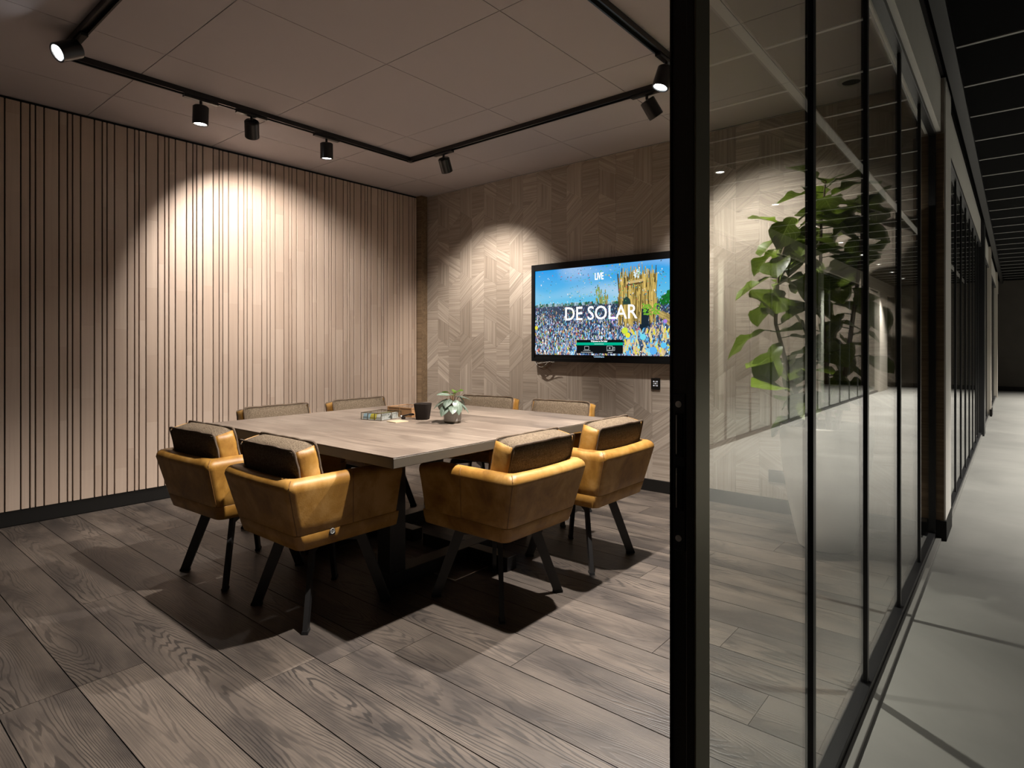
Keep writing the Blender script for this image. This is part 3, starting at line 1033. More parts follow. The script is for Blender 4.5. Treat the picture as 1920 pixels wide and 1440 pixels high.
for sx in (-1, 1):
    gbm = B()
    nv, nu = 10, 6
    grid = []
    for i in range(nv + 1):
        row = []
        for j in range(nu + 1):
            v = -1 + 2 * i / nv; u = -1 + 2 * j / nu
            x = sx * (CWd + 0.002 + 0.013 * (1 - u * u) * (1 - v ** 4) + 0.0025 * math.sin(9 * v + 2 * u))
            row.append(gbm.verts.new((x, u * (CT - 0.006), v * (CH - 0.008))))
        grid.append(row)
    for i in range(nv):
        for j in range(nu):
            gbm.faces.new((grid[i][j], grid[i][j + 1], grid[i + 1][j + 1], grid[i + 1][j]))
    g_ = obj('side_gusset', gbm, M['leather'], cush, smooth=80, label='cognac leather side of the fabric cushion')
    sm = g_.modifiers.new('thick', 'SOLIDIFY'); sm.thickness = 0.006; sm.offset = -1 if sx > 0 else 1
# swivel plate and four bent legs
bb = B(); cyl(bb, (0, 0, 0.318), (0, 0, 0.334), 0.085, n=28); cyl(bb, (0, 0, 0.334), (0, 0, 0.362), 0.055, n=24)
obj('swivel_plate', bb, M['black_base'], proto)
FO = 0.216
for (sx, sy) in ((1, 1), (1, -1), (-1, 1), (-1, -1)):
    d = Vector((sx, sy, 0)).normalized()
    lb = B()
    wv = 0.046; tv = 0.020
    side = Vector((-d.y, d.x, 0))
    # profile in the radial plane: arm along the underside, bend, straight splayed leg
    ro = FO * math.sqrt(2)
    inner = [(0.04, 0.300), (0.165, 0.300), (ro - 0.030, 0.012)]
    outer = [(0.04, 0.336), (0.196, 0.336), (0.206, 0.328), (ro + 0.016, 0.012)]
    prof = outer + inner[::-1]
    A = [lb.verts.new(d * r + Vector((0, 0, z)) + side * (tv / 2)) for r, z in prof]
    Bv = [lb.verts.new(d * r + Vector((0, 0, z)) - side * (tv / 2)) for r, z in prof]
    n = len(prof)
    lb.faces.new(A); lb.faces.new(Bv[::-1])
    for i in range(n):
        lb.faces.new((A[i], A[(i + 1) % n], Bv[(i + 1) % n], Bv[i]))
    leg = obj('leg', lb, M['black_base'], proto, smooth=0)
    gb_ = B()
    bar(gb_, d * (ro - 0.007) + Vector((0, 0, 0.013)), d * (ro - 0.006), 0.048, 0.026, tuple(d))
    obj('glide', gb_, M['glide'], leg, smooth=0)

def R(a):
    return math.radians(a)
CHAIRS = [
    (1.965, -3.035, R(3), 'cognac chair with back to camera left of the near table edge, by the slatted wall'),
    (2.690, -3.010, R(0), 'cognac chair with a round badge on its side, at the near table corner'),
    (3.266, -2.400, R(90), 'cognac chair on the right table side, nearest the camera'),
    (3.268, -1.670, R(90), 'cognac chair on the right table side, nearest the screen wall and skirting'),
    (1.490, -2.475, R(-90), 'chair across the table by the slats, left of the two with only its cushion showing'),
    (1.490, -1.800, R(-91), 'chair across the table by the slats, right of the two, nearer the room corner'),
    (1.960, -1.165, R(193), 'chair on the screen wall side of the table, partly behind the small potted plant'),
    (2.640, -1.120, R(189), 'chair below the television at the far right end of the table'),
]
chairs = []
for i, (x, y, rz, lab) in enumerate(CHAIRS):
    c = proto if i == 0 else copy_tree(proto)
    c.location = (x, y, 0)
    c.rotation_euler = (0, 0, rz)
    c['label'] = lab
    chairs.append(c)
for ch in chairs[2].children:       # this loose cushion sits a little off centre
    if ch.name.startswith('back_cushion'):
        ch.location.x += 0.022
# woven badge on the side of the second chair
bp = Matrix.Translation((0, 0, 0))
bd = B(); box(bd, 0.2535, 0.2605, -0.135 - 0.016, -0.135 + 0.016, 0.403, 0.437, 0.003)
badge = obj('badge', bd, M['black_metal'], chairs[1], (0.001, 0.02, 0), label='small dark badge with a white ring and letter')
rb = B(); tube(rb, [(0.2612, -0.135 + 0.0105 * math.cos(2 * PI * i / 24), 0.420 + 0.0105 * math.sin(2 * PI * i / 24)) for i in range(24)], 0.0016, 6, True)
obj('badge_ring', rb, M['tea_white'], badge)
rb = B()
bar(rb, (0.2612, -0.1395, 0.4145), (0.2612, -0.1395, 0.4255), 0.002, 0.002, (0, 1, 0))
bar(rb, (0.2612, -0.1305, 0.4145), (0.2612, -0.1305, 0.4255), 0.002, 0.002, (0, 1, 0))
bar(rb, (0.2612, -0.1395, 0.4255), (0.2612, -0.1305, 0.4145), 0.002, 0.002, (1, 0, 0))
obj('badge_letter', rb, M['tea_white'], badge, smooth=0)

# ---- television
tv = thing('television', 'wide black framed television on the screen wall showing a festival crowd', 'television', (2.405, 0, 0))
TW, TZ0, TZ1, TD = 0.749, 1.068, 1.985, 0.075
SX, SZ0, SZ1 = 0.712, 1.132, 1.925
bb = B()
box(bb, -TW, TW, -0.055, -0.004, TZ0, TZ1, 0.003)
obj('back_case', bb, M['tv_black'], tv, smooth=0)
bb = B()
box(bb, -TW, -SX, -TD, -0.055, TZ0, TZ1, 0.002); box(bb, SX, TW, -TD, -0.055, TZ0, TZ1, 0.002)
box(bb, -SX, SX, -TD, -0.055, TZ0, SZ0 - 0.030, 0.002); box(bb, -SX, SX, -TD, -0.055, SZ1, TZ1, 0.002)
obj('bezel', bb, M['tv_black'], tv, smooth=0)
bb = B(); box(bb, -SX, SX, -0.066, -0.055, SZ0 - 0.030, SZ0)
obj('lower_bar', bb, M['tv_black'], tv, smooth=0)

SWd, SHt = 2 * SX, SZ1 - SZ0
def build_screen():
    rnd = random.Random(3)
    V, F, Cc = [], [], []
    def quad(pts, col, lay):
        base = len(V)
        for (u, v) in pts:
            V.append((-SX + u * SWd, -0.0605 - lay * 0.00030, SZ0 + v * SHt))
        F.append(tuple(range(base, base + len(pts))))
        Cc.append([col] * len(pts) if not isinstance(col, list) else col)
    def clampu(x):
        return min(1.0, max(0.0, x))
    # sky with soft cloud streaks
    nx, nyy = 40, 24
    def sky(u, v):
        t = (v - 0.5) / 0.5
        c = 0.5 + 0.5 * math.sin(u * 7 + v * 11 + 1.3 * math.sin(u * 5 - v * 7)) * math.sin(u * 3.1 - v * 6 + 0.6)
        c = max(0, c - 0.35) * 1.1
        base = (0.008 + 0.14 * (1 - t), 0.29 + 0.24 * (1 - t), 0.72)
        base = tuple(a * (1 - 0.55 * c) + 0.75 * 0.55 * c for a in base)
        return (*base, 1)
    for i in range(nx):
        for j in range(nyy):
            u0, u1, v0, v1 = i / nx, (i + 1) / nx, 0.5 + 0.5 * j / nyy, 0.5 + 0.5 * (j + 1) / nyy
            quad([(u0, v0), (u1, v0), (u1, v1), (u0, v1)], [sky(u0, v0), sky(u1, v0), sky(u1, v1), sky(u0, v1)], 0)
    quad([(0, 0), (1, 0), (1, 0.58), (0, 0.58)], (0.03, 0.05, 0.09, 1), 1)
    # tree line and distant tents
    for i in range(120):
        u = rnd.random(); h = rnd.uniform(0.008, 0.03)
        quad([(u, 0.565), (clampu(u + 0.02), 0.565), (clampu(u + 0.015), 0.58 + h), (u, 0.58 + h * .7)], (0.02, rnd.uniform(.06, .13), 0.05, 1) if rnd.random() < .6 else (.35, .5, .6, 1), 2)
    for i in range(170):
        u = 0.905 + rnd.random() ** 0.6 * 0.09; v = rnd.uniform(0.54, 0.56 + 0.16 * (u - 0.88) / 0.12)
        r = rnd.uniform(0.006, 0.015)
        quad([(clampu(u + r * math.cos(a) * .7), v + r * math.sin(a) * 1.3) for a in (0, 1.2, 2.4, 3.6, 4.8)], (0.01, rnd.uniform(.05, .2), 0.02, 1), 3)
    # small tower left of the main stage
    for i in range(70):
        u = rnd.uniform(0.475, 0.56); v = rnd.uniform(0.56, 0.62 + 0.10 * rnd.random())
        if u < 0.50 and rnd.random() < .5:
            v += 0.08
        quad([(u, v), (u + 0.006, v), (u + 0.006, v + 0.04), (u, v + 0.035)], (rnd.uniform(.1, .4), rnd.uniform(.2, .35), rnd.uniform(.02, .12), 1), 4)
    # crowd: small bodies at the back, larger and brighter in front
    pal = [(0.40, 0.52, 0.66), (0.06, 0.11, 0.26), (0.72, 0.74, 0.74), (0.30, 0.17, 0.12), (0.02, 0.02, 0.04), (0.08, 0.32, 0.58), (0.50, 0.33, 0.23), (0.02, 0.04, 0.10), (0.10, 0.20, 0.45), (0.02, 0.03, 0.05), (0.15, 0.42, 0.60), (0.22, 0.17, 0.36), (0.35, 0.45, 0.50), (0.02, 0.02, 0.03)] * 2 + [(0.50, 0.08, 0.09), (0.55, 0.45, 0.06), (0.12, 0.30, 0.08)]
    for i in range(5200):
        q = rnd.random() ** 0.75
        v = 0.575 - q * 0.60
        u = rnd.random()
        s = 0.004 + 0.010 * q
        c = rnd.choice(pal); k_ = rnd.uniform(0.6, 1.15)
        lean = rnd.uniform(-.8, .8) * s
        v0, v1 = max(0.0, v), max(0.0, min(0.6, v + s * rnd.uniform(1.6, 4.0)))
        if v1 - v0 < 0.002:
            continue
        wd = s * rnd.uniform(0.3, 0.8)
        quad([(clampu(u), v0), (clampu(u + wd), v0), (clampu(u + wd + lean), v1), (clampu(u + lean), v1)], tuple(min(1, a * k_ * 1.35) for a in c) + (1,), 5 + q)
    # main stage: sticks and planks
    for i in range(620):
        u = rnd.uniform(0.635, 0.882)
        top_ = 0.93 - abs(u - 0.755) * 0.28 + rnd.uniform(-0.10, 0.05)
        v0 = rnd.uniform(0.30, 0.72)
        v1 = min(top_, v0 + rnd.uniform(0.12, 0.40))
        if v1 < v0 + 0.03:
            continue
        wd = rnd.uniform(0.003, 0.007); ln_ = rnd.uniform(-0.012, 0.012)
        g_ = rnd.choice((0.12, 0.3, 0.6, 0.8, 1.0, 1.25))
        quad([(u, v0), (u + wd, v0), (u + wd + ln_, v1), (u + ln_, v1)], (0.52 * g_, 0.37 * g_, 0.10 * g_, 1), 7 + rnd.random())
    for i in range(160):
        u = rnd.uniform(0.80, 1.0); v = 0.52 - (u - 0.82) * rnd.uniform(0.6, 1.5)
        g_ = rnd.uniform(0.4, 1.1); l_ = rnd.uniform(0.04, 0.10)
        u2 = clampu(u + l_)
        quad([(u, v), (u2, v - l_ * 1.1), (u2, v - l_ * 1.1 + 0.012), (u, v + 0.014)], (0.50 * g_, 0.37 * g_, 0.12 * g_, 1), 8 + rnd.random())
    quad([(0.785, 0.24), (0.835, 0.24), (0.835, 0.50), (0.79, 0.50)], (0.008, 0.018, 0.03, 1), 9.2)
    quad([(0.775, 0.235), (0.845, 0.235), (0.843, 0.335), (0.777, 0.335)], (0.008, 0.018, 0.03, 1), 9.2)
    quad([(0.665, 0.55), (0.72, 0.55), (0.712, 0.61), (0.69, 0.635), (0.668, 0.61)], (0.02, 0.05, 0.04, 1), 9.2)
    quad([(0.69, 0.765), (0.80, 0.785), (0.80, 0.815), (0.69, 0.795)], (0.55, 0.40, 0.16, 1), 9.4)
    quad([(0.69, 0.75), (0.80, 0.768), (0.80, 0.785), (0.69, 0.765)], (0.10, 0.06, 0.02, 1), 9.4)
    # floral lights on the stage head: pale cluster
    for i in range(26):
        u, v = rnd.uniform(0.735, 0.775), rnd.uniform(0.82, 0.93)
        quad([(u, v), (u + .008, v), (u + .008, v + .016), (u, v + .016)], (0.6, 0.75, 0.8, 1), 9.6)
    for i in range(60):
        u, v = rnd.uniform(0.79, 0.90), rnd.uniform(0.42, 0.54)
        quad([(u, v), (u + .012, v), (u + .010, v + .018), (u, v + .014)], (0.16, rnd.uniform(.3, .5), 0.03, 1), 9.6)
    # front row at the lower right: arms, yellow and blue shirts
    for i in range(240):
        u = rnd.uniform(0.66, 1.0); v = rnd.uniform(0.0, 0.26)
        s = rnd.uniform(0.012, 0.03)
        c = rnd.choice([(0.62, 0.46, 0.28), (0.55, 0.40, 0.22), (0.70, 0.62, 0.05), (0.10, 0.40, 0.75), (0.25, 0.62, 0.72), (0.04, 0.08, 0.15), (0.68, 0.58, 0.30)])
        ln_ = rnd.uniform(-.02, .02)
        quad([(u, v), (clampu(u + s * .5), v), (clampu(u + s * .4 + ln_), v + s * 2.4), (clampu(u + ln_), v + s * 2.2)], c + (1,), 10 + rnd.random())
    for (u, v, r, c) in ((0.60, 0.405, 0.022, (0.32, 0.18, 0.62)), (0.865, 0.055, 0.035, (0.10, 0.40, 0.80)), (0.80, 0.20, 0.028, (0.15, 0.62, 0.75)), (0.93, 0.11, 0.026, (0.10, 0.5, 0.8)), (0.68, 0.27, 0.03, (0.55, 0.70, 0.05)), (0.70, 0.22, 0.024, (0.75, 0.70, 0.04)), (0.94, 0.36, 0.018, (0.36, 0.20, 0.65)), (0.01, 0.32, 0.02, (0.70, 0.65, 0.05))):
        quad([(clampu(u + r * .7 * math.cos(2 * PI * i / 12)), max(0, v + r * 1.2 * math.sin(2 * PI * i / 12))) for i in range(12)], c + (1,), 11.2)
    # confetti
    for i in range(520):
        u = rnd.random(); v = rnd.uniform(0.58, 0.99)
        if rnd.random() > 0.35 + 0.65 * math.exp(-((u - 0.55) / 0.3) ** 2):
            continue
        s = rnd.uniform(0.0025, 0.008)
        a = rnd.random() * PI
        c = rnd.choice([(0.55, 0.10, 0.08), (0.10, 0.35, 0.30), (0.05, 0.08, 0.12), (0.60, 0.55, 0.15), (0.10, 0.40, 0.12), (0.02, 0.35, 0.50), (0.70, 0.72, 0.75)])
        dx, dy = s * math.cos(a), s * math.sin(a) * 1.7
        quad([(clampu(u - dx), v - dy), (clampu(u - dy * .35), min(1, v + dx * .6)), (clampu(u + dx), min(1, v + dy)), (clampu(u + dy * .35), v - dx * .6)], c + (1,), 11.5)
    me = bpy.data.meshes.new('screen')
    me.from_pydata(V, [], F)
    ca = me.color_attributes.new('Col', 'FLOAT_COLOR', 'CORNER')
    k_ = 0
    for cols in Cc:
        for c in cols:
            ca.data[k_].color = (*c[:3], 1.0)
            k_ += 1
    me.materials.append(M['screen'])
    o = bpy.data.objects.new('screen', me)
    COL.objects.link(o)
    o.parent = tv
    return o
screen = build_screen()
YT = -0.0646
RX = (PI / 2, 0, 0)
def sz(v):
    return SZ0 + v * SHt
text_mesh('title_text', 'DE SOLAR', 0.172, M['ui_white'], screen, (0, YT, sz(0.465)), RX, 0.95, 0.0010)
text_mesh('live_text', 'LIVE', 0.085, M['ui_white'], screen, (0.0, YT, sz(0.875)), RX, 0.58, 0.0018)
bb = B(); box(bb, -0.237, 0.237, -0.0642, -0.0630, sz(0.020), sz(0.172))
menu = obj('menu_panel', bb, M['ui_black'], screen, smooth=0)
bb = B(); box(bb, -0.237, 0.237, -0.0645, -0.0642, sz(0.112), sz(0.142))
obj('menu_bar', bb, M['ui_green'], screen, smooth=0)
text_mesh('menu_title', 'Welcome to De Solar', 0.021, M['ui_white'], screen, (0, YT, sz(0.156)), RX, 0.9, 0.0003)
bb = B(); box(bb, -0.048, 0.048, -0.0649, -0.0645, sz(0.123), sz(0.129))
obj('menu_line', bb, M['ui_grey'], screen, smooth=0)
text_mesh('caption_text', 'ClickShare', 0.026, M['ui_blue'], screen, (0, -0.0668, SZ0 - 0.012), RX, 0.95, 0.0003)
def rect_line(bm, x0, x1, z0, z1, t=0.003):
    for (a, c) in (((x0, z0), (x1, z0)), ((x1, z0), (x1, z1)), ((x1, z1), (x0, z1)), ((x0, z1), (x0, z0))):
        bar(bm, (a[0], YT, a[1]), (c[0], YT, c[1]), t, 0.0006, (0.3, 0, 0.9) if a[1] == c[1] else (0.9, 0, 0.3))
bb = B()
rect_line(bb, -0.150, -0.106, sz(0.062), sz(0.100))
bar(bb, (-0.165, YT, sz(0.052)), (-0.090, YT, sz(0.052)), 0.003, 0.0006)
bar(bb, (-0.19, YT, sz(0.033)), (-0.065, YT, sz(0.033)), 0.004, 0.0006)
obj('laptop_icon', bb, M['ui_grey'], screen, smooth=0)
bb = B()
rect_line(bb, 0.080, 0.135, sz(0.060), sz(0.103))
bar(bb, (0.075, YT, sz(0.052)), (0.140, YT, sz(0.052)), 0.003, 0.0006)
rect_line(bb, 0.143, 0.157, sz(0.054), sz(0.090))
bar(bb, (0.09, YT, sz(0.033)), (0.135, YT, sz(0.033)), 0.004, 0.0006)
bar(bb, (0.1, YT, sz(0.081)), (0.115, YT, sz(0.081)), 0.010, 0.0006)
obj('share_icon', bb, M['ui_grey'], screen, smooth=0)

# cables hanging from the lower left of the television
cbun = thing('cable_bundle', 'bundle of brown and grey cables looping below the television corner', 'cables', (1.74, -0.05, 1.052))
for i in range(6):
    w_, dp = 0.05 + 0.012 * i, 0.020 + 0.011 * i
    pts = []
    for k_ in range(13):
        t = k_ / 12
        pts.append((-0.05 + (0.10 + 0.02 * i) * t, -0.012 + 0.008 * (i % 3) - 0.01 * math.sin(PI * t), 0.010 - dp * math.sin(PI * t) ** 0.8 + 0.01 * t))
    cb_ = B(); tube(cb_, pts, 0.0032, 6)
    obj('cable', cb_, M['cable'] if i % 3 else M['cable_pale'], cbun)
cb_ = B(); tube(cb_, [(-0.04, -0.034, 0.005), (0.02, -0.038, -0.004), (0.08, -0.036, 0.006), (0.14, -0.032, 0.014), (0.19, -0.028, 0.010)], 0.003, 6)
obj('cable', cb_, M['cable_pale'], cbun)

# ---- wall keypad and socket
kp = thing('wall_keypad', 'dark square keypad on the veneer wall below the television', 'keypad', (2.918, 0, 0.900))
bb = B(); box(bb, -0.040, 0.040, -0.012, 0.0, -0.047, 0.047, 0.002)
obj('cover', bb, M['skirting'], kp, smooth=0)
for r in range(3):
    for c in range(3):
        bb = B(); box(bb, -0.020 + c * 0.015, -0.009 + c * 0.015, -0.0140, -0.012, 0.014 - r * 0.017, 0.024 - r * 0.017)
        obj('key', bb, M['led_blue'] if (r + c) % 2 == 0 else M['grid'], kp, smooth=0)
sk = thing('wall_socket', 'dark double socket low on the veneer wall behind the glass', 'socket', (3.885, 0, 0.262))
bb = B(); box(bb, -0.062, 0.062, -0.010, 0.0, -0.044, 0.044, 0.002)
obj('cover', bb, M['skirting'], sk, smooth=0)
for s in (-1, 1):
    bb = B(); cyl(bb, (s * 0.03, -0.0105, 0), (s * 0.03, -0.0100, 0), 0.019, n=20)
    obj('insert', bb, M['gap'], sk)
fb = thing('floor_box', 'steel edged floor box in the planks under the table', 'floor box', (2.86, -2.29, 0.0))
bb = B()
for (x0, x1, y0, y1) in ((-0.13, 0.13, -0.13, -0.124), (-0.13, 0.13, 0.124, 0.13), (-0.13, -0.124, -0.124, 0.124), (0.124, 0.13, -0.124, 0.124)):
    box(bb, x0, x1, y0, y1, 0.0, 0.003)
obj('rim', bb, M['steel'], fb, smooth=0)
bb = B(); box(bb, -0.124, 0.124, -0.124, 0.124, 0.0, 0.0022)
obj('lid', bb, M['floor_oak'], fb, smooth=0)
cv = thing('ceiling_vent', 'small round black vent in the meeting room ceiling near the fig tree', 'vent', (4.42, -0.31, H))
bb = B(); lathe(bb, [(0.050, 0.0), (0.056, -0.012), (0.078, -0.012), (0.084, 0.0)], 28)
obj('rim', bb, M['grid'], cv)
bb = B(); lathe(bb, [(0.0, -0.006), (0.052, -0.006)], 28)
obj('disc', bb, M['gap'], cv, smooth=0)

# ---- things on the table
ZT0 = 0.760
def glass_box(name, label, loc, rz, lx, ly, hz, mat_frame, nx, ny, edge=0.0035, wood=False):
    t = thing(name, label, 'box', loc, rz)
    fb_ = B()
    e = edge
    zs = (e / 2, hz - e / 2)
    for z in zs:
        for y_ in (-ly, ly):
            bar(fb_, (-lx - e / 2, y_, z), (lx + e / 2, y_, z), e, e)
        for x in (-lx, lx):
            bar(fb_, (x, -ly + e / 2, z), (x, ly - e / 2, z), e, e)
    for i in range(nx + 1):
        x = -lx + 2 * lx * i / nx
        for y_ in (-ly, ly):
            bar(fb_, (x, y_, e), (x, y_, hz - e), e, e, (1, 0, 0))
    for j in range(1, ny):
        y_ = -ly + 2 * ly * j / ny
        for x in (-lx, lx):
            bar(fb_, (x, y_, e), (x, y_, hz - e), e, e, (1, 0, 0))
    if not wood:
        for i in range(1, nx):
            x = -lx + 2 * lx * i / nx
            bar(fb_, (x, -ly, hz - e / 2), (x, ly, hz - e / 2), e * .7, e * .7)
    obj('frame', fb_, mat_frame, t, smooth=0)
    pb = B(); box(pb, -lx + 0.002, lx - 0.002, -ly + 0.002, ly - 0.002, 0.0006, 0.003)
    obj('bottom', pb, mat_frame if wood else M['tea_white'], t, smooth=0)
    for (nm_, x0, x1, y0, y1, z0, z1) in (('side_pane', -lx + e, lx - e, -ly - 0.0006, -ly + 0.0006, e, hz - e), ('side_pane', -lx + e, lx - e, ly - 0.0006, ly + 0.0006, e, hz - e),
                                 ('side_pane', -lx - 0.0006, -lx + 0.0006, -ly + e, ly - e, e, hz - e), ('side_pane', lx - 0.0006, lx + 0.0006, -ly + e, ly - e, e, hz - e),
                                 ('lid_pane', -lx + e, lx - e, -ly + e, ly - e, hz - 0.003, hz - 0.0018)):
        pb = B(); box(pb, x0, x1, y0, y1, z0, z1)
        obj(nm_, pb, (mat_frame if (wood and nm_ == 'side_pane') else M['box_glass']), t, smooth=0)
    return t
GBX = (2.150, -2.240)
GRZ = R(12)
gbx = glass_box('tea_box', 'glass tea box with dark brass edges in front of the wooden box', (*GBX, ZT0), GRZ, 0.080, 0.095, 0.045, M['brass'], 3, 2, 0.0032)
first = {}
NAMES = {'tea_blue': 'pale blue', 'tea_yellow': 'yellow', 'tea_white': 'white', 'tea_green': 'green'}
for sx in range(3):
    for sy in range(2):
        cname = [['tea_blue', 'tea_white'], ['tea_yellow', 'tea_green'], ['tea_white', 'tea_white']][sx][sy]
        for q in range(5):
            lx = -0.0525 + 0.0525 * sx + random.uniform(-.002, .002)
            ly = -0.084 + 0.092 * sy + 0.015 * q
            if cname not in first:
                b2 = B(); box(b2, -0.0205, 0.0205, -0.003, 0.003, 0.0, 0.033, 0.001, 1)
                o = obj('tea_sachet', b2, M[cname], None, smooth=0)
                first[cname] = o.data
            else:
                o = bpy.data.objects.new('tea_sachet', first[cname]); COL.objects.link(o)
            o.location = (GBX[0] + lx * math.cos(GRZ) - ly * math.sin(GRZ), GBX[1] + lx * math.sin(GRZ) + ly * math.cos(GRZ), ZT0 + 0.0042)
            o.rotation_euler = (R(random.uniform(-18, -8)), R(random.uniform(-2, 2)), GRZ + R(random.uniform(-3, 3)))
            tag(o, '%s paper tea sachet standing inside the glass tea box' % NAMES[cname], 'sachet', '%s tea sachets in the glass box' % NAMES[cname])
wbx = glass_box('tea_box', 'amber wooden box with a glass lid behind the glass tea box', (2.150, -2.015, ZT0), R(6), 0.105, 0.085, 0.062, M['box_wood'], 2, 1, 0.007, True)
cup = thing('square_cup', 'dark brown tapered square cup beside the wooden box', 'cup', (2.380, -2.098, ZT0), R(30))
bb = B()
def sq(h_, z):
    return [(x, y_, z) for x, y_ in [(h_ * math.copysign(abs(math.cos(a)) ** 0.45, math.cos(a)), h_ * math.copysign(abs(math.sin(a)) ** 0.45, math.sin(a))) for a in [2 * PI * i / 28 for i in range(28)]]]
vv = loft(bb, [sq(0.036, 0.0), sq(0.038, 0.003), sq(0.050, 0.098), sq(0.048, 0.100), sq(0.046, 0.098), sq(0.036, 0.008)], True)
bb.faces.new(vv[0]); bb.faces.new(vv[-1])
obj('body', bb, M['cup'], cup, smooth=40)
sp = thing('spoon', 'small dark spoon with a pale handle tip resting against the dark cup', 'spoon', (2.303, -2.138, ZT0), R(38))
bb = B(); tube(bb, [(-0.050, 0, 0.017), (-0.03, 0, 0.022), (-0.01, 0, 0.027), (0.004, 0, 0.030)], [0.0045, 0.0045, 0.004, 0.004], 8)
obj('handle', bb, M['cup'], sp)
bb = B(); lathe(bb, [(0.0, 0.006), (0.009, 0.004), (0.014, 0.0), (0.012, -0.006), (0.0, -0.009)], 16)
bmesh.ops.scale(bb, vec=(1.5, 1, 1), verts=bb.verts[:])
obj('bowl', bb, M['cup'], sp, (0.010, 0, 0.030))
bb = B(); cyl(bb, (-0.056, 0, 0.0157), (-0.048, 0, 0.0176), 0.0050, n=10)
obj('tip', bb, M['zinc'], sp, label='pale tip of the spoon handle')
bb = B(); box(bb, -0.012, 0.012, -0.010, 0.010, 0.0, 0.014, 0.003)
obj('rest', bb, M['cup'], sp, (-0.040, 0, 0.0))
bb = B(); box(bb, -0.047, 0.047, -0.047, 0.047, 0.0, 0.005, 0.001)
co_ = obj('coaster', bb, M['paper'], None, (2.352, -2.275, ZT0), (0, 0, R(-4)), smooth=0)
tag(co_, 'thin square pale wood coaster in front of the dark cup', 'coaster')

# small potted peperomia
pp = thing('potted_peperomia', 'small plant with silver striped leaves in a speckled stoneware pot on the table', 'plant', (2.634, -2.088, ZT0))
bb = B(); lathe(bb, [(0.0, 0.0), (0.046, 0.0), (0.051, 0.004), (0.053, 0.03), (0.054, 0.105), (0.053, 0.108), (0.050, 0.105), (0.049, 0.09)], 36)
obj('pot', bb, M['small_pot'], pp)
bb = B(); lathe(bb, [(0.0, 0.095), (0.0495, 0.092)], 24)
obj('soil', bb, M['soil'], pp)
def leaf_mesh(name, L, W, shape, mat, droop=0.25, cup_=0.15, wav=0.0, nl=9, nw=6):
    V, F, UV = [], [], []
    for i in range(nl + 1):
        t = i / nl
        hw = W * shape(t)
        for j in range(nw + 1):
            s = -1 + 2 * j / nw
            x = s * hw
            y_ = L * t
            z = -droop * L * t * t + cup_ * abs(s) * hw - 0.10 * hw * math.cos(s * PI) * 0.3 + wav * math.sin(t * 13 + (2 if s > 0 else 0)) * abs(s) * hw
            V.append((x, y_, z)); UV.append((0.5 + s * 0.5, t))
    for i in range(nl):
        for j in range(nw):
            a = i * (nw + 1) + j
            F.append((a, a + 1, a + nw + 2, a + nw + 1))
    me = bpy.data.meshes.new(name)
    me.from_pydata(V, [], F)
    uvl = me.uv_layers.new(name='UVMap')
    for p in me.polygons:
        p.use_smooth = True
        for li in p.loop_indices:
            uvl.data[li].uv = UV[me.loops[li].vertex_index]
    me.materials.append(mat)
    return me
def pep(t):
    return max(0.02, math.sin(PI * min(1, t * 1.02 + 0.02)) ** 0.55 * (1 - 0.45 * t) * 1.15) if t < 0.985 else 0.02
pl = leaf_mesh('leaf', 0.075, 0.034, pep, M['peperomia'], 0.55, -0.25)
py_ = leaf_mesh('leaf', 0.065, 0.026, pep, M['young_leaf'], 0.25, 0.3)
rl = random.Random(5)
for i in range(19):
    a = i * 2.4 + rl.uniform(-.2, .2)
    ring = i % 3
    rad = (0.022, 0.042, 0.058)[ring]
    zb = (0.170, 0.150, 0.120)[ring] + rl.uniform(-.012, .012)
    px_, pyy = rad * math.cos(a), rad * math.sin(a)
    sb = B(); tube(sb, [(px_ * .25, pyy * .25, 0.09), (px_ * .7, pyy * .7, 0.13 + (zb - .13) * .6), (px_, pyy, zb)], 0.0018, 5)
    st = obj('stem', sb, M['cable'], pp)
    lf = inst('leaf', pl if i % 6 else py_, pp, (px_, pyy, zb), (R(rl.uniform(-35, -5) if ring else rl.uniform(5, 35)), R(rl.uniform(-15, 15)), a - PI / 2), (1, 1, 1))
    s_ = rl.uniform(0.8, 1.15)
    lf.scale = (s_, s_, s_)

# ---- fiddle leaf fig in the tall planter behind the glass
FX, FY = 4.335, -0.60
ft = thing('fiddle_leaf_fig', 'tall fiddle leaf fig in a pale tapered planter behind the glass', 'plant', (FX, FY, 0))
bb = B(); lathe(bb, [(0.0, 0.0), (0.135, 0.0), (0.150, 0.012), (0.205, 0.25), (0.243, 0.50), (0.255, 0.66), (0.253, 0.735), (0.247, 0.742), (0.238, 0.735), (0.235, 0.68)], 48)
obj('planter', bb, M['pot_white'], ft)
bb = B(); lathe(bb, [(0.0, 0.69), (0.1, 0.695), (0.2365, 0.685)], 32)
obj('soil', bb, M['soil'], ft)
def fiddle(t):
    a = 0.55 * math.sin(PI * min(1, t / 0.5)) if t < 0.25 else 0.55
    b_ = math.exp(-((t - 0.64) / 0.32) ** 2)
    s = max(a * (1 - t), 0.95 * b_)
    if t > 0.9:
        s *= max(0.04, (1 - ((t - 0.9) / 0.1) ** 2)) ** 0.6
    return max(0.04, s)
fl = [leaf_mesh('leaf', 0.27, 0.098, fiddle, M['fig_leaf'], 0.30, 0.20, 0.10), leaf_mesh('leaf', 0.22, 0.088, fiddle, M['fig_leaf'], 0.12, 0.30, 0.14), leaf_mesh('leaf', 0.30, 0.108, fiddle, M['fig_leaf'], 0.45, 0.12, 0.12)]
rf = random.Random(12)
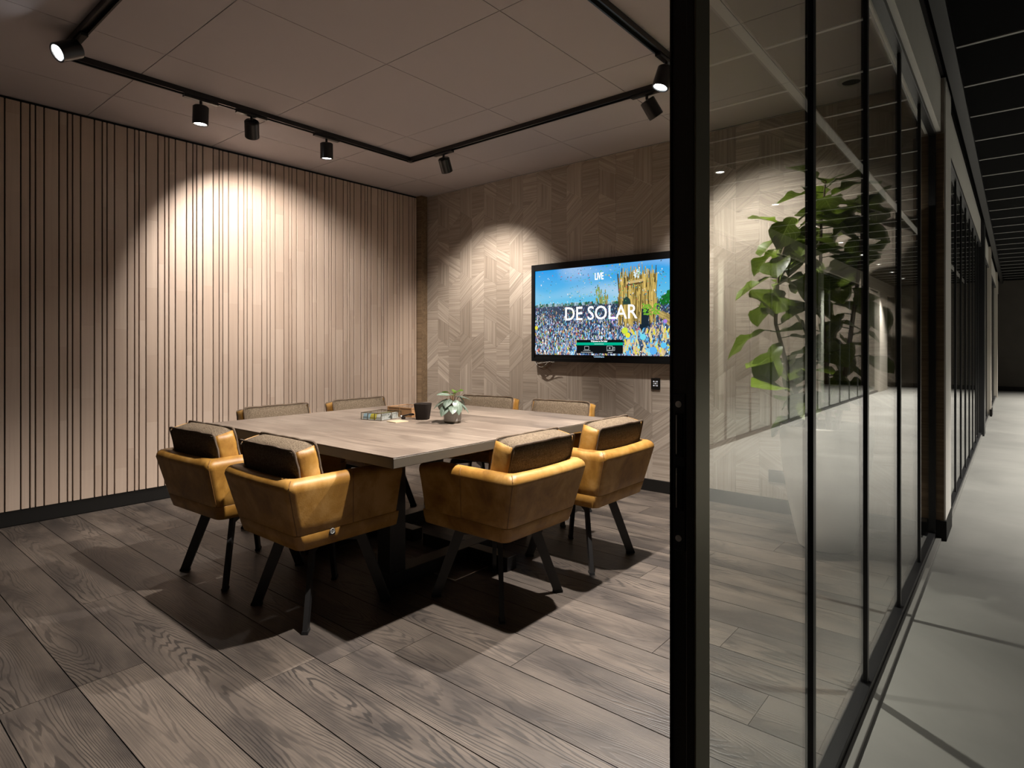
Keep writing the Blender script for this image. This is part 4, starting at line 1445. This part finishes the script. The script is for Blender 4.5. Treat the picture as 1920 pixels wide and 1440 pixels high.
stems = [
    [(0.02, 0.0, 0.69), (0.0, 0.02, 1.1), (-0.03, 0.0, 1.55), (-0.02, -0.02, 1.95), (0.0, 0.0, 2.22)],
    [(-0.06, -0.05, 0.69), (-0.17, -0.12, 1.02), (-0.24, -0.17, 1.36), (-0.22, -0.17, 1.72), (-0.15, -0.12, 1.98)],
    [(0.05, 0.05, 0.69), (0.10, 0.10, 1.15), (0.15, 0.12, 1.6), (0.18, 0.12, 1.98), (0.20, 0.13, 2.12)],
]
for st in stems:
    sb = B(); tube(sb, [Vector(p) for p in st], [0.017 - 0.003 * i for i in range(len(st))], 8)
    obj('trunk', sb, M['bark'], ft)
def along(st, t):
    x = t * (len(st) - 1); i = min(int(x), len(st) - 2); f = x - i
    return Vector(st[i]).lerp(Vector(st[i + 1]), f)
cnt = 0
for si, (st, n_, t0) in enumerate(zip(stems, (42, 34, 34), (0.10, 0.06, 0.2))):
    for i in range(n_):
        t = t0 + (1 - t0) * i / (n_ - 1)
        p = along(st, t)
        a = i * 2.399 + si * 1.1 + rf.uniform(-.3, .3)
        tip = (1 - t)
        pitch_ = R(rf.choice((rf.uniform(-60, -25), rf.uniform(-20, 25), rf.uniform(15, 50))))
        pe = 0.03 + 0.05 * rf.random()
        base = p + Vector((math.cos(a) * pe, math.sin(a) * pe, 0.012))
        # keep the foliage clear of wall and glass
        reach = base + Vector((math.cos(a), math.sin(a), 0)) * 0.31
        if reach.x + FX > 4.72 or base.x + FX > 4.64 or reach.y + FY > -0.07:
            a += PI * 0.75
            base = p + Vector((math.cos(a) * pe, math.sin(a) * pe, 0.012))
            reach = base + Vector((math.cos(a), math.sin(a), 0)) * 0.31
            if reach.x + FX > 4.72 or base.x + FX > 4.64 or reach.y + FY > -0.07:
                continue
        s_ = rf.uniform(0.85, 1.15)
        pb = B(); tube(pb, [tuple(p), tuple(base)], 0.003, 5)
        obj('petiole', pb, M['young_leaf'], ft)
        inst('leaf', fl[rf.randrange(3)], ft, base, (pitch_, R(rf.uniform(-25, 25)), a - PI / 2), (s_, s_, s_))
        cnt += 1
